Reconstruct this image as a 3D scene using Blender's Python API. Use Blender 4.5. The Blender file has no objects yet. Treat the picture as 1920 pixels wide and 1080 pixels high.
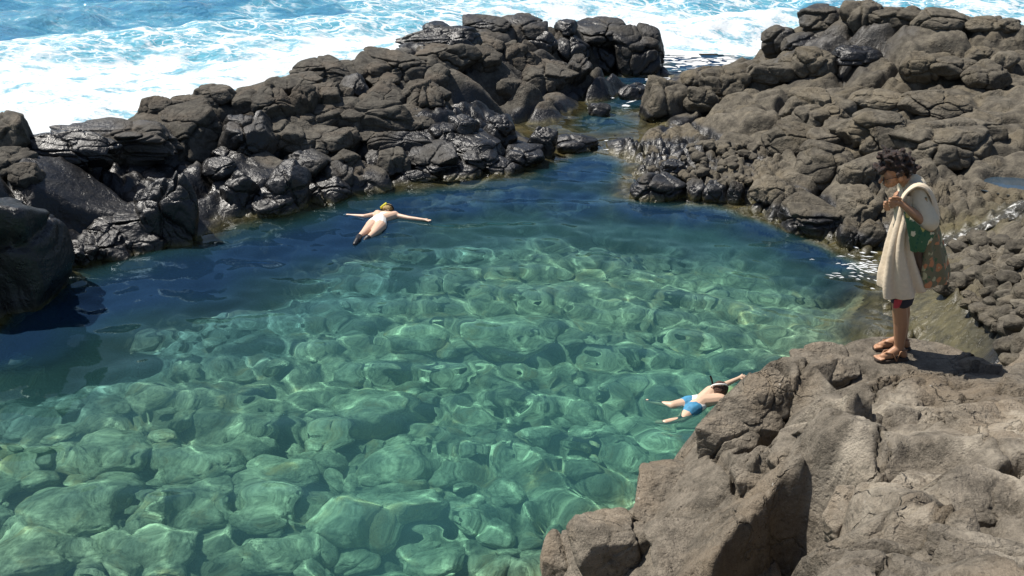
import bpy, bmesh, math
import numpy as np
from mathutils import Vector
C = bpy.context.scene
COL = C.collection
# ------------------------------------------------------------------ camera model
F_PX, CAM_H, PITCH = 1700.0, 5.7, math.radians(24.5)
CP, SP = math.cos(PITCH), math.sin(PITCH)
CAM = np.array([0., 0., CAM_H])
def ray(px, py):
    u, v = (px-960.)/F_PX, (540.-py)/F_PX
    d = np.array([u, CP+v*SP, v*CP-SP]); return d/np.linalg.norm(d)
def at_z(px, py, z):
    d = ray(px, py); t = (z-CAM_H)/d[2]; return CAM+d*t
def XY(px, py, z=0.): return at_z(px, py, z)[:2]
# ------------------------------------------------------------------ noise
_r = np.random.default_rng(7)
PERM = _r.permutation(512).astype(np.int64); PERM = np.concatenate([PERM, PERM, PERM])
GR = _r.normal(size=(512, 3)); GR /= np.linalg.norm(GR, axis=1)[:, None]
def perlin(x, y, z):
    xi, yi, zi = np.floor(x).astype(np.int64), np.floor(y).astype(np.int64), np.floor(z).astype(np.int64)
    fx, fy, fz = x-xi, y-yi, z-zi; xi &= 511; yi &= 511; zi &= 511
    s = lambda t: t*t*t*(t*(t*6-15)+10)
    u, v, w = s(fx), s(fy), s(fz); res = 0
    for a in (0, 1):
        for b in (0, 1):
            for c in (0, 1):
                g = GR[PERM[PERM[PERM[(xi+a) & 511]+((yi+b) & 511)]+((zi+c) & 511)]]
                res = res+(g[..., 0]*(fx-a)+g[..., 1]*(fy-b)+g[..., 2]*(fz-c))*(u if a else 1-u)*(v if b else 1-v)*(w if c else 1-w)
    return res
def fbm(x, y, z, o=4, g=.5):
    r = 0; a = 1.
    for k in range(o):
        r = r+a*perlin(x*2**k+k*17.3, y*2**k+k*5.1, z*2**k-k*9.7); a *= g
    return r
def sst(a, b, x):
    t = np.clip((x-a)/(b-a), 0, 1); return t*t*(3-2*t)
def hsh(i, j, k):
    n = (i*374761393+j*668265263+k*2147483647+k*97) & 0xffffffff
    n = ((n ^ (n >> 13))*1274126177) & 0xffffffff; n = n ^ (n >> 16)
    return (n & 0xffff)/65535.
def voro(X, Y, s, seed, rot=0., asp=1., jit=.85):
    """jittered cells: edge distance (metres), three cell randoms, offset from the seed"""
    c, sn = math.cos(rot), math.sin(rot)
    U, V = (X*c+Y*sn)/(s*asp), (-X*sn+Y*c)/s
    i0, j0 = np.floor(U).astype(np.int64), np.floor(V).astype(np.int64)
    f1 = np.full(X.shape, 9.); f2 = f1.copy(); r = [np.zeros(X.shape) for _ in range(5)]
    for di in (-1, 0, 1):
        for dj in (-1, 0, 1):
            i, j = i0+di, j0+dj
            sx = i+.5+jit*(hsh(i, j, seed)-.5); sy = j+.5+jit*(hsh(i, j, seed+11)-.5)
            d = np.hypot(U-sx, V-sy); n = d < f1
            f2 = np.where(n, f1, np.minimum(f2, d)); f1 = np.where(n, d, f1)
            for q, val in enumerate((hsh(i, j, seed+23), hsh(i, j, seed+37), hsh(i, j, seed+51), U-sx, V-sy)):
                r[q] = np.where(n, val, r[q])
    return (f2-f1)*s, r, f1*s
# ------------------------------------------------------------------ the lie of the land (metres above the pool)
CPTS = [  # picture column, row, height there
 # left shore, the waterline
 (-160,640,0),(0,625,0),(60,560,0),(110,512,0),(180,492,0),(240,482,0),(300,466,0),(370,455,0),(420,415,0),(500,404,0),(560,392,0),(650,368,0),(740,350,0),
 (820,338,0),(900,330,0),(960,325,0),(1020,302,0),(1060,285,0),(985,255,0),(950,222,0),(1010,205,0),(1075,190,0),(1090,165,0),(1115,142,0),(1175,133,0),(1240,122,0),
 # left ridge
 (50,275,1.35),(140,245,1.4),(270,202,1.4),(400,178,1.45),(450,192,1.4),(520,160,1.25),(600,130,1.3),(670,140,1.3),(700,108,1.4),(760,85,1.4),(880,42,1.55),(1010,42,1.55),(1090,45,1.5),(1195,55,1.35),
 (700,180,1.1),(650,215,.95),(600,260,.7),(800,200,.95),(900,160,1.),(1000,140,1.),(1040,165,.5),(850,110,1.35),(950,110,1.3),(500,250,.9),(350,230,1.15),(200,290,1.),
 (300,330,.65),(400,330,.6),(500,330,.45),(200,400,.42),(100,350,.95),(700,290,.4),(800,290,.35),(870,240,.65),(925,250,.3),(620,330,.35),(560,360,.22),(300,410,.28),(40,310,1.2),
 (40,450,.5),(-150,300,1.8),(-260,420,1.6),(-160,560,.7),(1050,100,1.1),(1130,100,1.1),(1000,180,.15),(720,340,.1),
 # right shore
 (1290,142,0),(1225,160,0),(1208,210,0),(1172,260,0),(1156,290,0),(1188,320,0),(1190,368,0),(1280,373,0),(1390,384,0),(1470,428,0),(1570,458,0),(1640,482,0),(1655,530,0),(1640,585,0),
 # right shelf
 (1500,350,.3),(1600,380,.4),(1400,300,.42),(1300,250,.4),(1280,180,.4),(1350,130,.65),(1440,105,1.05),(1500,46,1.7),(1600,32,2.),(1720,38,2.),(1850,55,1.9),(1925,62,1.9),
 (1500,200,.85),(1650,250,1.05),(1800,250,1.15),(1900,250,1.15),(1700,150,1.45),(1900,130,1.6),(1600,100,1.55),(1600,320,.7),(1750,330,.8),(1850,320,.9),(2100,60,2.),(2150,250,1.5),(2200,420,1.5),
 (1300,320,.22),(1250,300,.35),(1400,350,.3),(1340,340,.3),(1440,375,.3),(1360,300,.5),(1330,355,.12),(1690,420,.35),(1740,400,.45),
 # stream bed and gully on the right
 (1700,470,.1),(1755,445,.22),(1830,425,.45),(1885,395,.72),(1920,335,.85),(1980,330,.9),(1850,470,.8),(1900,540,1.05),(1840,560,.8),(1800,500,.6),(1720,560,.32),(1775,600,.42),(1690,575,.2),(1830,660,.55),
 (1850,650,.9),(1905,620,1.3),(1920,560,1.2),(1900,720,1.75),(2050,700,2.),
 # outcrop in front, from its lip up to the rock beneath the viewer
 (1020,1080,.6),(1080,1003,.85),(1140,965,1.1),(1190,950,1.15),(1225,935,1.15),(1268,862,1.3),(1300,848,1.35),(1302,800,1.45),(1340,745,1.7),(1395,705,1.8),(1480,698,1.85),(1510,668,1.9),(1570,648,2.),
 (1640,628,2.1),(1700,618,2.12),(1760,640,2.12),(1810,680,2.15),(1665,675,2.16),(1705,655,2.16),(1500,760,2.1),(1600,760,2.3),(1750,800,2.5),(1860,860,2.65),(1900,1000,2.9),(1700,950,2.7),(1500,850,2.2),
 (1400,900,1.85),(1350,1000,1.85),(1250,1000,1.55),(1500,1000,2.25),(1600,1070,2.75),(1300,1075,1.75),(1800,1075,3.),(1180,1060,1.3),(1420,800,2.),(1950,1080,3.1),(1400,1150,2.6),
]
P3 = [tuple(at_z(*p)) for p in CPTS]
def out(px, py, z, dx, dy, zz):
    p = at_z(px, py, z); P3.append((p[0]+dx, p[1]+dy, zz))
for q in ((50,275,1.35),(140,245,1.4),(270,202,1.4),(400,178,1.45),(520,152,1.5),(600,118,1.55),(700,98,1.6),(760,75,1.6),(-150,300,1.8),(-260,420,1.6)):
    out(*q, -.9, 1.7, -.3); out(*q, -1.9, 3.8, -2.)
for q in ((880,42,1.55),(1010,42,1.55),(1090,45,1.5),(1195,55,1.35),(1500,46,1.7),(1600,32,2.),(1720,38,2.),(1850,55,1.9),(1925,62,1.9),(2100,60,2.)):
    out(*q, 0, 2., -.6); out(*q, 0, 4., -2.)
for q, d in (((1240,122,0),(1.,.3)),):
    out(*q, d[0], d[1], -.6)
for (px, py, z, dx, dy) in ((1020,1080,.6,-1,.3),(1080,1003,.85,-1,.6),(1140,965,1.1,-.8,.9),(1225,935,1.15,-.8,.8),(1268,862,1.3,-1,.4),(1302,800,1.45,-1,.3),(1340,745,1.7,-.9,.6),(1395,705,1.8,-.6,.9),
                            (1480,698,1.85,-.4,1),(1510,668,1.9,-.5,1),(1570,648,2.,-.3,1),(1640,628,2.1,-.1,1)):
    n = math.hypot(dx, dy); dx, dy = dx/n, dy/n
    out(px, py, z, dx*.45, dy*.45, .1 if px < 1300 else .5); out(px, py, z, dx*.95, dy*.95, -1.0)
for (px, py, z) in ((1700,618,2.12),(1760,640,2.12),(1810,680,2.15)):
    out(px, py, z, .25, .9, .75); out(px, py, z, .3, 1.6, .3)
# pool floor: plan position, depth
for (px, py, z) in ((60,598,-1.7),(150,548,-1.9),(250,520,-1.9),(350,493,-1.9),(450,460,-1.9),(550,434,-1.9),(640,408,-1.8),(730,384,-1.7),(20,640,-1.9),(100,655,-1.5),(300,590,-1.5),(480,530,-1.5),(620,475,-1.5),(740,428,-1.5),(200,635,-1.35),(0,690,-1.3),(110,648,-1.35),(390,545,-1.4),(300,575,-1.4),
                    (0,760,-1.5),(200,760,-1.5),(0,900,-1.4),(200,900,-1.4),(0,1075,-1.2),(200,1060,-1.3),(400,1000,-1.5),(400,720,-1.55),(560,620,-1.65),
                    (600,1060,-1.6),(800,1060,-1.8),(900,950,-1.9),(600,850,-1.6),(800,750,-1.7),(1000,850,-1.9),(1100,750,-1.8),(1200,800,-1.9),(700,560,-1.65),(900,620,-1.7),(1100,620,-1.6),
                    (1300,620,-1.5),(1450,580,-1.3),(900,480,-1.5),(1100,460,-1.4),(1300,470,-1.4),(1450,500,-1.4),(1550,540,-1.1),(900,390,-1.5),(1050,400,-1.4),(1200,410,-1.4),(1320,415,-1.4),(1430,445,-1.3),(1530,490,-1.1),
                    (1080,330,-.9),(1120,300,-.7),(1000,360,-1.2),(1150,230,-.5),(1100,215,-.5),(1170,180,-.5),(1200,145,-.6),(1260,130,-.8),(1330,110,-.9),(1350,80,-1.2),(1350,690,-1.7),(1230,860,-1.7),
                    (-300,800,-1.8),(-300,1000,-1.5),(150,1300,-1.1),(600,1300,-1.4),(900,1200,-1.5)):
    P3.append((*XY(px, py), z))
P3 = np.array(P3); _k = np.sqrt((P3[:, None, 0]-P3[None, :, 0])**2+(P3[:, None, 1]-P3[None, :, 1])**2+.3)
_n = len(P3); _A = np.zeros((_n+1, _n+1)); _A[:_n, :_n] = -_k+np.eye(_n)*.03; _A[:_n, _n] = 1; _A[_n, :_n] = 1
_w = np.linalg.solve(_A, np.append(P3[:, 2], 0))
def base(X, Y):
    X = np.asarray(X, float); sh = X.shape; x, y = X.ravel(), np.asarray(Y, float).ravel(); o = np.empty(x.size)
    for i in range(0, x.size, 20000):
        o[i:i+20000] = -np.sqrt((x[i:i+20000, None]-P3[None, :, 0])**2+(y[i:i+20000, None]-P3[None, :, 1])**2+.3) @ _w[:_n]+_w[_n]
    return o.reshape(sh)
GS = .1; GX, GY = np.arange(-24, 30, GS), np.arange(0, 46, GS)
_B = base(*np.meshgrid(GX, GY))
_kr = np.exp(-.5*(np.arange(-6, 7)*GS/.2)**2); _kr /= _kr.sum()
for _ax in (0, 1):
    _P = np.pad(_B, [(6, 6) if k == _ax else (0, 0) for k in (0, 1)], mode='edge'); _B = sum(_kr[k]*np.take(_P, range(k, k+_B.shape[_ax]), axis=_ax) for k in range(13))
def base(X, Y):
    X, Y = np.asarray(X, float), np.asarray(Y, float); u = np.clip((X-GX[0])/GS, 0, len(GX)-1.001); v = np.clip((Y-GY[0])/GS, 0, len(GY)-1.001)
    i, j = u.astype(int), v.astype(int); f, g = u-i, v-j
    return _B[j, i]*(1-f)*(1-g)+_B[j, i+1]*f*(1-g)+_B[j+1, i]*(1-f)*g+_B[j+1, i+1]*f*g
def hit(px, py, zmin=-9., tmin=2.):
    """where the sight line meets the land (or the height zmin)"""
    d = ray(px, py); t = np.arange(tmin, 60, .04); p = CAM+d*t[:, None]
    s = p[:, 2] < np.maximum(base(p[:, 0], p[:, 1]), zmin)
    return p[np.argmax(s)] if s.any() else p[-1]
def seg_dist(X, Y, pts):
    d = np.full(X.shape, 99.)
    for (ax, ay), (bx, by) in zip(pts[:-1], pts[1:]):
        vx, vy = bx-ax, by-ay; t = np.clip(((X-ax)*vx+(Y-ay)*vy)/(vx*vx+vy*vy+1e-9), 0, 1)
        d = np.minimum(d, np.hypot(X-ax-t*vx, Y-ay-t*vy))
    return d
def line_w(pts): return [tuple(hit(*p)[:2]) for p in pts]
# ------------------------------------------------------------------ materials
class NT:
    def __init__(s, name):
        s.m = bpy.data.materials.new(name); s.m.use_nodes = True; s.t = s.m.node_tree; s.t.nodes.clear()
        s.out = s.n('ShaderNodeOutputMaterial')
    def n(s, typ, **kw):
        o = s.t.nodes.new(typ)
        for k, v in kw.items(): setattr(o, k, v)
        return o
    def put(s, sock, v):
        if hasattr(v, 'is_output'): s.t.links.new(v, sock)
        elif isinstance(v, (tuple, list)) and len(v) == 3 and sock.type == 'RGBA': sock.default_value = (*v, 1)
        else: sock.default_value = v
    def math(s, op, a, b=0., c=0., clamp=False):
        o = s.n('ShaderNodeMath', operation=op, use_clamp=clamp)
        for k, v in enumerate((a, b, c)): s.put(o.inputs[k], v)
        return o.outputs[0]
    def mix(s, f, a, b):
        o = s.n('ShaderNodeMix', data_type='RGBA'); s.put(o.inputs[0], f); s.put(o.inputs[6], a); s.put(o.inputs[7], b); return o.outputs[2]
    def mixf(s, f, a, b):
        o = s.n('ShaderNodeMix', data_type='FLOAT'); s.put(o.inputs[0], f); s.put(o.inputs[2], a); s.put(o.inputs[3], b); return o.outputs[0]
    def pos(s): return s.n('ShaderNodeNewGeometry').outputs['Position']
    def noise(s, vec, scale, detail=4., rough=.55, dist=0.):
        o = s.n('ShaderNodeTexNoise'); s.put(o.inputs['Vector'], vec); s.put(o.inputs['Scale'], scale); s.put(o.inputs['Detail'], detail)
        s.put(o.inputs['Roughness'], rough); s.put(o.inputs['Distortion'], dist); return o.outputs['Fac']
    def voro(s, vec, scale, feature='F1', out='Distance', **kw):
        o = s.n('ShaderNodeTexVoronoi', feature=feature, **kw); s.put(o.inputs['Vector'], vec); s.put(o.inputs['Scale'], scale); return o.outputs[out]
    def ramp(s, f, a, b, lo=0., hi=1.):
        o = s.n('ShaderNodeMapRange', interpolation_type='SMOOTHSTEP'); s.put(o.inputs[0], f)
        for k, v in enumerate((a, b, lo, hi)): s.put(o.inputs[k+1], v)
        return o.outputs[0]
    def attr(s, name): return s.n('ShaderNodeAttribute', attribute_name=name)
    def bump(s, h, strength, dist, nrm=None):
        o = s.n('ShaderNodeBump'); s.put(o.inputs['Strength'], strength); s.put(o.inputs['Distance'], dist); s.put(o.inputs['Height'], h)
        if nrm is not None: s.put(o.inputs['Normal'], nrm)
        return o.outputs[0]
    def bsdf(s, **kw):
        o = s.n('ShaderNodeBsdfPrincipled')
        for k, v in kw.items(): s.put(o.inputs[k.replace('_', ' ')], v)
        return o.outputs[0]
    def done(s, surf): s.t.links.new(surf, s.out.inputs['Surface']); return s.m
def simple(name, col, rough=.6, var=.15, scale=30., bump=0., **kw):
    m = NT(name); p = m.n('ShaderNodeTexCoord').outputs['Object']; f = m.noise(p, scale)
    c = m.mix(f, tuple(x*(1-var) for x in col), tuple(min(1, x*(1+var)) for x in col))
    args = dict(Base_Color=c, Roughness=rough); args.update(kw)
    if bump: args['Normal'] = m.bump(f, .5, bump)
    return m.done(m.bsdf(**args))
def rock_mat(name, dark, light, dust=(.3,.27,.22), dusty=0., bump=1., warm=(.16,.12,.085), warmth=.35, cracks=.5):
    """basalt: mottled grey-brown; the vertex attribute wet makes it dark and glossy, algae olive"""
    m = NT(name); p = m.pos(); wet0 = m.attr('wet').outputs['Fac']; alg = m.attr('algae').outputs['Fac']; tone = m.attr('tone').outputs['Fac']
    big = m.noise(p, 1.1, 5, .6); mid = m.noise(p, 6., 6, .65); fine = m.noise(p, 38., 5, .7)
    c = m.mix(m.ramp(mid, .32, .7), dark, light)
    c = m.mix(m.math('MULTIPLY', m.ramp(big, .45, .68), warmth), c, warm)
    c = m.mix(m.math('MULTIPLY', m.ramp(fine, .5, .75), .35), c, tuple(x*1.5 for x in light))
    gr = m.noise(p, 130., 3, .7); c = m.mix(m.math('MULTIPLY', m.ramp(gr, .55, .72), .35), c, tuple(x*1.9 for x in light)); c = m.mix(m.math('MULTIPLY', m.ramp(gr, .45, .3), .4), c, tuple(x*.45 for x in dark))
    c = m.mix(m.math('MULTIPLY', m.ramp(fine, .46, .3), .55), c, tuple(x*.5 for x in dark))
    sp = m.voro(p, 26., 'F1'); c = m.mix(m.math('MULTIPLY', m.ramp(sp, .14, .07), m.ramp(mid, .5, .62)), c, tuple(x*.3 for x in dark))
    if dusty:
        du = m.math('MULTIPLY', m.ramp(m.noise(p, 1.7, 6, .7, .6), .42, .66), m.attr('dust').outputs['Fac'])
        c = m.mix(m.math('MULTIPLY', du, dusty), c, dust)
        sp2 = m.voro(p, 7., 'F1'); c = m.mix(m.math('MULTIPLY', m.ramp(sp2, .09, .05), m.ramp(big, .5, .6, 0, .6)), c, (.55,.52,.46))
    sc = m.n('ShaderNodeVectorMath', operation='SCALE'); m.put(sc.inputs[0], c); m.put(sc.inputs['Scale'], m.mixf(tone, .72, 1.3)); c = sc.outputs[0]
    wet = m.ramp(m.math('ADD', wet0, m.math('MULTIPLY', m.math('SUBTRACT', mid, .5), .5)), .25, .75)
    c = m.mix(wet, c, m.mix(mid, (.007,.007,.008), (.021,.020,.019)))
    c = m.mix(m.math('MULTIPLY', alg, m.ramp(mid, .3, .6, .45, 1.)), c, m.mix(m.noise(p, 3.2, 4), (.045,.042,.02), (.15,.125,.05)))
    rough = m.mixf(wet, .92, m.ramp(mid, .3, .7, .24, .5))
    h = m.math('ADD', m.math('MULTIPLY', m.noise(p, 9., 8, .68), 1.), m.math('MULTIPLY', m.noise(p, 70., 4, .7), .16))
    h = m.math('ADD', h, m.math('MULTIPLY', m.ramp(m.voro(p, 20.), 0., .3), .16))
    ck = m.n('ShaderNodeVectorMath', operation='MULTIPLY_ADD'); wn = m.n('ShaderNodeTexNoise'); m.put(wn.inputs['Vector'], p); wn.inputs['Scale'].default_value = 2.2; wn.inputs['Detail'].default_value = 6; m.put(ck.inputs[0], wn.outputs['Color']); ck.inputs[1].default_value = (.9, .9, .9); m.put(ck.inputs[2], p)
    h = m.math('ADD', h, m.math('MULTIPLY', m.ramp(m.voro(ck.outputs[0], 1.5, 'DISTANCE_TO_EDGE'), .0, .03), m.ramp(big, .48, .56, .0, cracks)))
    nb = m.bump(h, .8*bump, m.mixf(wet, .055, .02))
    nb = m.bump(m.math('MULTIPLY', m.noise(p, 16., 3, .55), wet), .5, .035, nb)
    return m.done(m.bsdf(Base_Color=c, Roughness=rough, Normal=nb, Specular_IOR_Level=m.mixf(wet, .2, .5)))
M_ROCK = rock_mat('basalt', (.046,.042,.036), (.108,.099,.082), warmth=.3)
M_SHELF = rock_mat('basalt_shelf', (.060,.053,.043), (.145,.128,.099), warm=(.15,.12,.075), warmth=.4)
M_FORE = rock_mat('basalt_outcrop', (.098,.085,.067), (.235,.203,.160), warm=(.27,.21,.145), warmth=.6, dust=(.50,.44,.35), dusty=.75, cracks=.35, bump=1.5)
def floor_mat(name, lo, hi):
    m = NT(name); p = m.pos(); a = m.noise(p, 2.2, 5, .6); b = m.noise(p, 12., 5, .65); tone = m.attr('tone').outputs['Fac']; dk = m.attr('dark_paint').outputs['Fac']
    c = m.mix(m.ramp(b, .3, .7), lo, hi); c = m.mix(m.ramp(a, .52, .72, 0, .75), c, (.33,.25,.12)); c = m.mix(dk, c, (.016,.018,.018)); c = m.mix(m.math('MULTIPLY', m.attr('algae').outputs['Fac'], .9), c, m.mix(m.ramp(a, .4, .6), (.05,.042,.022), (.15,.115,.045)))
    sc = m.n('ShaderNodeVectorMath', operation='SCALE'); m.put(sc.inputs[0], c); m.put(sc.inputs['Scale'], m.mixf(tone, .6, 1.35))
    return m.done(m.bsdf(Base_Color=sc.outputs[0], Roughness=.95, Normal=m.bump(m.noise(p, 14., 6, .65), .7, .05), Specular_IOR_Level=.1))
M_FLOOR = floor_mat('algae_cobbles', (.155,.168,.118), (.375,.39,.275))
# ------------------------------------------------------------------ mesh helpers
def mesh(name, V, Fc, mat, smooth=True, attrs=None, parent=None):
    V = np.ascontiguousarray(V, np.float32); Fc = np.ascontiguousarray(Fc, np.int32); k = Fc.shape[1]
    m = bpy.data.meshes.new(name); m.vertices.add(len(V)); m.vertices.foreach_set('co', V.ravel())
    m.loops.add(Fc.size); m.loops.foreach_set('vertex_index', Fc.ravel())
    m.polygons.add(len(Fc)); m.polygons.foreach_set('loop_start', np.arange(0, Fc.size, k, dtype=np.int32)); m.polygons.foreach_set('loop_total', np.full(len(Fc), k, np.int32))
    m.update(calc_edges=True); m.polygons.foreach_set('use_smooth', np.full(len(Fc), smooth)); m.materials.append(mat)
    for an, av in (attrs or {}).items():
        a = m.attributes.new(an, 'FLOAT', 'POINT'); a.data.foreach_set('value', np.ascontiguousarray(av, np.float32).ravel())
    o = bpy.data.objects.new(name, m); COL.objects.link(o)
    if parent: o.parent = parent
    return o
def sheet(name, xs, ys, fn, mat, keep=None, kind='structure'):
    """a height field over xs x ys; fn gives heights and vertex attributes, keep says which quads stay"""
    X, Y = np.meshgrid(xs, ys); Z, at = fn(X, Y); ny, nx = X.shape
    i = np.arange(ny*nx).reshape(ny, nx); f = np.stack([i[:-1, :-1], i[:-1, 1:], i[1:, 1:], i[1:, :-1]], -1).reshape(-1, 4)
    if keep is not None:
        k = keep(X, Y, Z).ravel(); f = f[k[f].all(1)]
    use = np.zeros(nx*ny, bool); use[f.ravel()] = True; idx = np.cumsum(use)-1
    V = np.stack([X, Y, Z], -1).reshape(-1, 3)[use]
    o = mesh(name, V, idx[f], mat, attrs={k: np.broadcast_to(v, X.shape).ravel()[use] for k, v in at.items()}); o['kind'] = kind; return o
def recv(o): o.cycles.is_caustics_receiver = True; return o
def tag(o, label, cat, group=None):
    o['label'] = label; o['category'] = cat
    if group: o['group'] = group
    return o
# ------------------------------------------------------------------ terrain
MID = np.array([XY(*p) for p in ((1130,600),(1130,340),(1140,285),(1150,230),(1175,180),(1245,135),(1320,105),(1330,60),(1330,20))])
def x_mid(Y): return np.interp(Y, MID[:, 1], MID[:, 0])
WETS = [(200,420,2.4,1.),(90,480,2.,1.),(330,360,1.8,1.),(430,350,1.4,.9),(520,370,1.3,.7),(250,300,1.6,.75),(120,275,1.3,.9),(460,260,.9,.9),(860,245,1.8,1.),(950,280,1.6,1.),(790,320,1.4,.85),
        (820,75,2.6,.75),(1150,80,3.,.9),(1000,120,2.,.5),(1220,290,1.5,.9),(1180,180,1.5,.8),(1560,90,2.2,.6),(1620,60,2.,.5),(1240,350,1.2,.6),(1480,420,.8,.4),(700,270,.6,.6),(900,215,1.2,.8)]
WETW = [(*hit(px, py, 0.)[:2], r, v) for px, py, r, v in WETS]
def wetness(X, Y, Z):
    n = fbm(X*.9, Y*.9, 0*X, 3); w = sst(.42, .1, Z+.25*n)
    for x, y, r, v in WETW: w = np.maximum(w, v*sst(r*1.15, r*.45, np.hypot(X-x, Y-y)+.5*n*r))
    return w
def algae(X, Y, Z): return sst(.10, -.04, Z+.10*fbm(X*1.7, Y*1.7, 0*X+3, 3))
def warp(X, Y, a, s, k): return X+a*fbm(X*s, Y*s, 0*X+k, 3), Y+a*fbm(X*s, Y*s, 0*X+k+9.5, 3)
def f_ridge(X, Y):
    h = base(X, Y); A, B = warp(X, Y, .35, .7, 1.)
    e, r, _ = voro(A, B, 1.15, 3, .6, 1.35); land = sst(-.3, .2, h)
    z = h+land*(.30*(r[0]-.5)+.16*(r[1]-.5)*r[3]+.16*(r[2]-.5)*r[4]-.30*(1-sst(0, .34, e)))
    e2, q, _ = voro(A, B, .42, 8); rough = sst(-.15, .35, fbm(X*.45, Y*.45, 0*X+5, 3))
    z += land*rough*(.10*(q[0]-.5)-.13*(1-sst(0, .17, e2)))
    e3, q3, _ = voro(A, B, .17, 15); z += land*rough*(.05*(q3[0]-.5)-.05*(1-sst(0, .07, e3)))
    z += .05*fbm(X*2.1, Y*2.1, 0*X, 4)+.02*fbm(X*9, Y*9, 0*X, 3)
    return z, dict(wet=np.maximum(wetness(X, Y, z), .35*rough), algae=algae(X, Y, z), tone=.2+.6*r[0])
recv(sheet('rock_ridge', np.arange(-17, 8.5, .05), np.arange(8, 36, .055), f_ridge, M_ROCK, lambda X, Y, Z: (X < x_mid(Y)+.12) & (Z > -.4)))
Y_SPLIT = 8.2
TIDE = ((1912,332,.42),(1745,169,.2)); TIDE_C = [(*hit(px, py)[:2], r) for px, py, r in TIDE]
def tide_z(c): return float(base(np.array([c[0]]), np.array([c[1]]))[0])-.06
COB = [(*hit(px, py, 0.)[:2], r) for px, py, r in ((1340,300,1.5),(1250,270,1.4),(1830,390,1.6),(1850,480,1.6),(1870,560,1.4),(1780,380,1.2),(1700,350,.9),(1890,620,1.4),(1920,480,1.5),(1760,520,1.2),(1850,660,1.),(1600,420,.9),(1450,400,.8),(1250,320,1.2),(1800,640,1.))]
STREAM = line_w(((1925,372),(1890,396),(1830,424),(1770,442),(1720,466),(1660,492)))
GULLY = line_w(((1850,690),(1815,640),(1770,590),(1735,550),(1700,510)))
def f_shelf(X, Y):
    h = base(X, Y); A, B = warp(X, Y, .45, .5, 4.); land = sst(-.3, .2, h)
    cob = 0*X
    for x, y, r in COB: cob = np.maximum(cob, sst(r*1.2, r*.6, np.hypot(X-x, Y-y)))
    e, r, _ = voro(A, B, 1.5, 31, .25, 1.3); big = 1-.75*cob
    z = h+land*big*(.36*(r[0]-.5)+.22*(r[1]-.5)*r[3]+.2*(r[2]-.5)*r[4]-.34*(1-sst(0, .5, e)))
    e2, q, _ = voro(A, B, .6, 44, .3, 1.2); z += land*(.12*(q[0]-.5)-.15*(1-sst(0, .26, e2)))*(.45+.4*sst(-.1, .3, fbm(X*.5, Y*.5, 0*X+2, 2)))
    e3, q3, _ = voro(A, B, .25, 57); z += land*cob*(.16*(q3[0]-.5)+.06*(q3[1]-.5)*q3[3]-.19*(1-sst(0, .10, e3)))
    crack = (1-sst(0, .06, voro(A, B, 1.5, 31, .25, 1.3)[0]))*.12*land*big; z -= crack
    z += .05*fbm(X*2.1, Y*2.1, 0*X, 4)+.018*fbm(X*9, Y*9, 0*X, 3)
    ds = np.minimum(seg_dist(X, Y, STREAM), seg_dist(X, Y, GULLY))+.12*fbm(X*2, Y*2, 0*X+7, 2); z = np.where(ds < .6, z+(h-.14-z)*sst(.38, .15, ds), z)
    far = sst(21, 24, Y)
    for x, y, r_ in TIDE_C: q_ = sst(r_*1.9, r_*1.25, np.hypot((X-x)/1.2, Y-y)); z = z*(1-q_)+q_*(tide_z((x, y))-.28+.06*fbm(X*3, Y*3, 0*X, 3)+.30*sst(r_*.7, r_*1.5, np.hypot((X-x)/1.2, Y-y)+.25*r_*fbm(X*2, Y*2, 0*X+4, 3)))
    return z, dict(wet=np.maximum(np.maximum(wetness(X, Y, z), sst(.5, .15, ds)), .35*far), algae=np.maximum(algae(X, Y, z), .8*sst(.9, .2, ds)*sst(1.1, .4, h)), tone=.25+.5*r[0])
recv(sheet('rock_shelf', np.arange(2.2, 25, .05), np.arange(Y_SPLIT-.05, 36, .055), f_shelf, M_SHELF, lambda X, Y, Z: (X > x_mid(Y)-.12) & (Z > -.4)))
GROOVES = [([(1510,928),(1475,965),(1425,1018),(1372,1088)],.15,.75),([(1580,920),(1562,960),(1542,1003)],.06,.4),([(1448,708),(1462,760),(1440,800),(1405,845)],.07,.4),([(1318,848),(1372,898),(1392,925)],.025,.12),
           ([(1392,925),(1350,960),(1270,1022)],.012,.03),([(1392,925),(1440,945),(1490,930)],.014,.045),([(1462,858),(1500,816),(1540,808),(1600,815)],.05,.12),([(1640,742),(1680,726),(1705,714)],.014,.05),
           ([(1600,655),(1585,690),(1570,720)],.05,.10),([(1925,878),(1880,902)],.05,.2),([(1640,858),(1645,902)],.014,.06),([(1780,915),(1830,905),(1900,955)],.05,.08),([(1500,870),(1530,920),(1560,960)],.03,.1),
           ([(1655,985),(1655,1040)],.012,.04),([(1760,770),(1830,790)],.012,.03),([(1380,795),(1385,830)],.014,.05),([(1425,880),(1405,910)],.016,.07),([(1460,875),(1445,900)],.012,.05),([(1530,1045),(1545,1065)],.03,.09)]
GROW = [(line_w(p), w, d) for p, w, d in GROOVES]
PITS = [(*hit(px, py)[:2], r, d) for px, py, r, d in ((1752,758,.10,.10),(1765,770,.06,.08),(1690,895,.07,.06),(1772,890,.06,.06),(1725,945,.08,.07),(1600,835,.05,.05),(1820,755,.05,.05),(1850,925,.13,.1),(1580,1000,.06,.05))]
DUST = [(*hit(px, py)[:2], r) for px, py, r in ((1650,790,.7),(1800,880,.7),(1720,960,.5),(1780,1020,.5),(1600,860,.3),(1560,740,.25),(1850,800,.4))]
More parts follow.
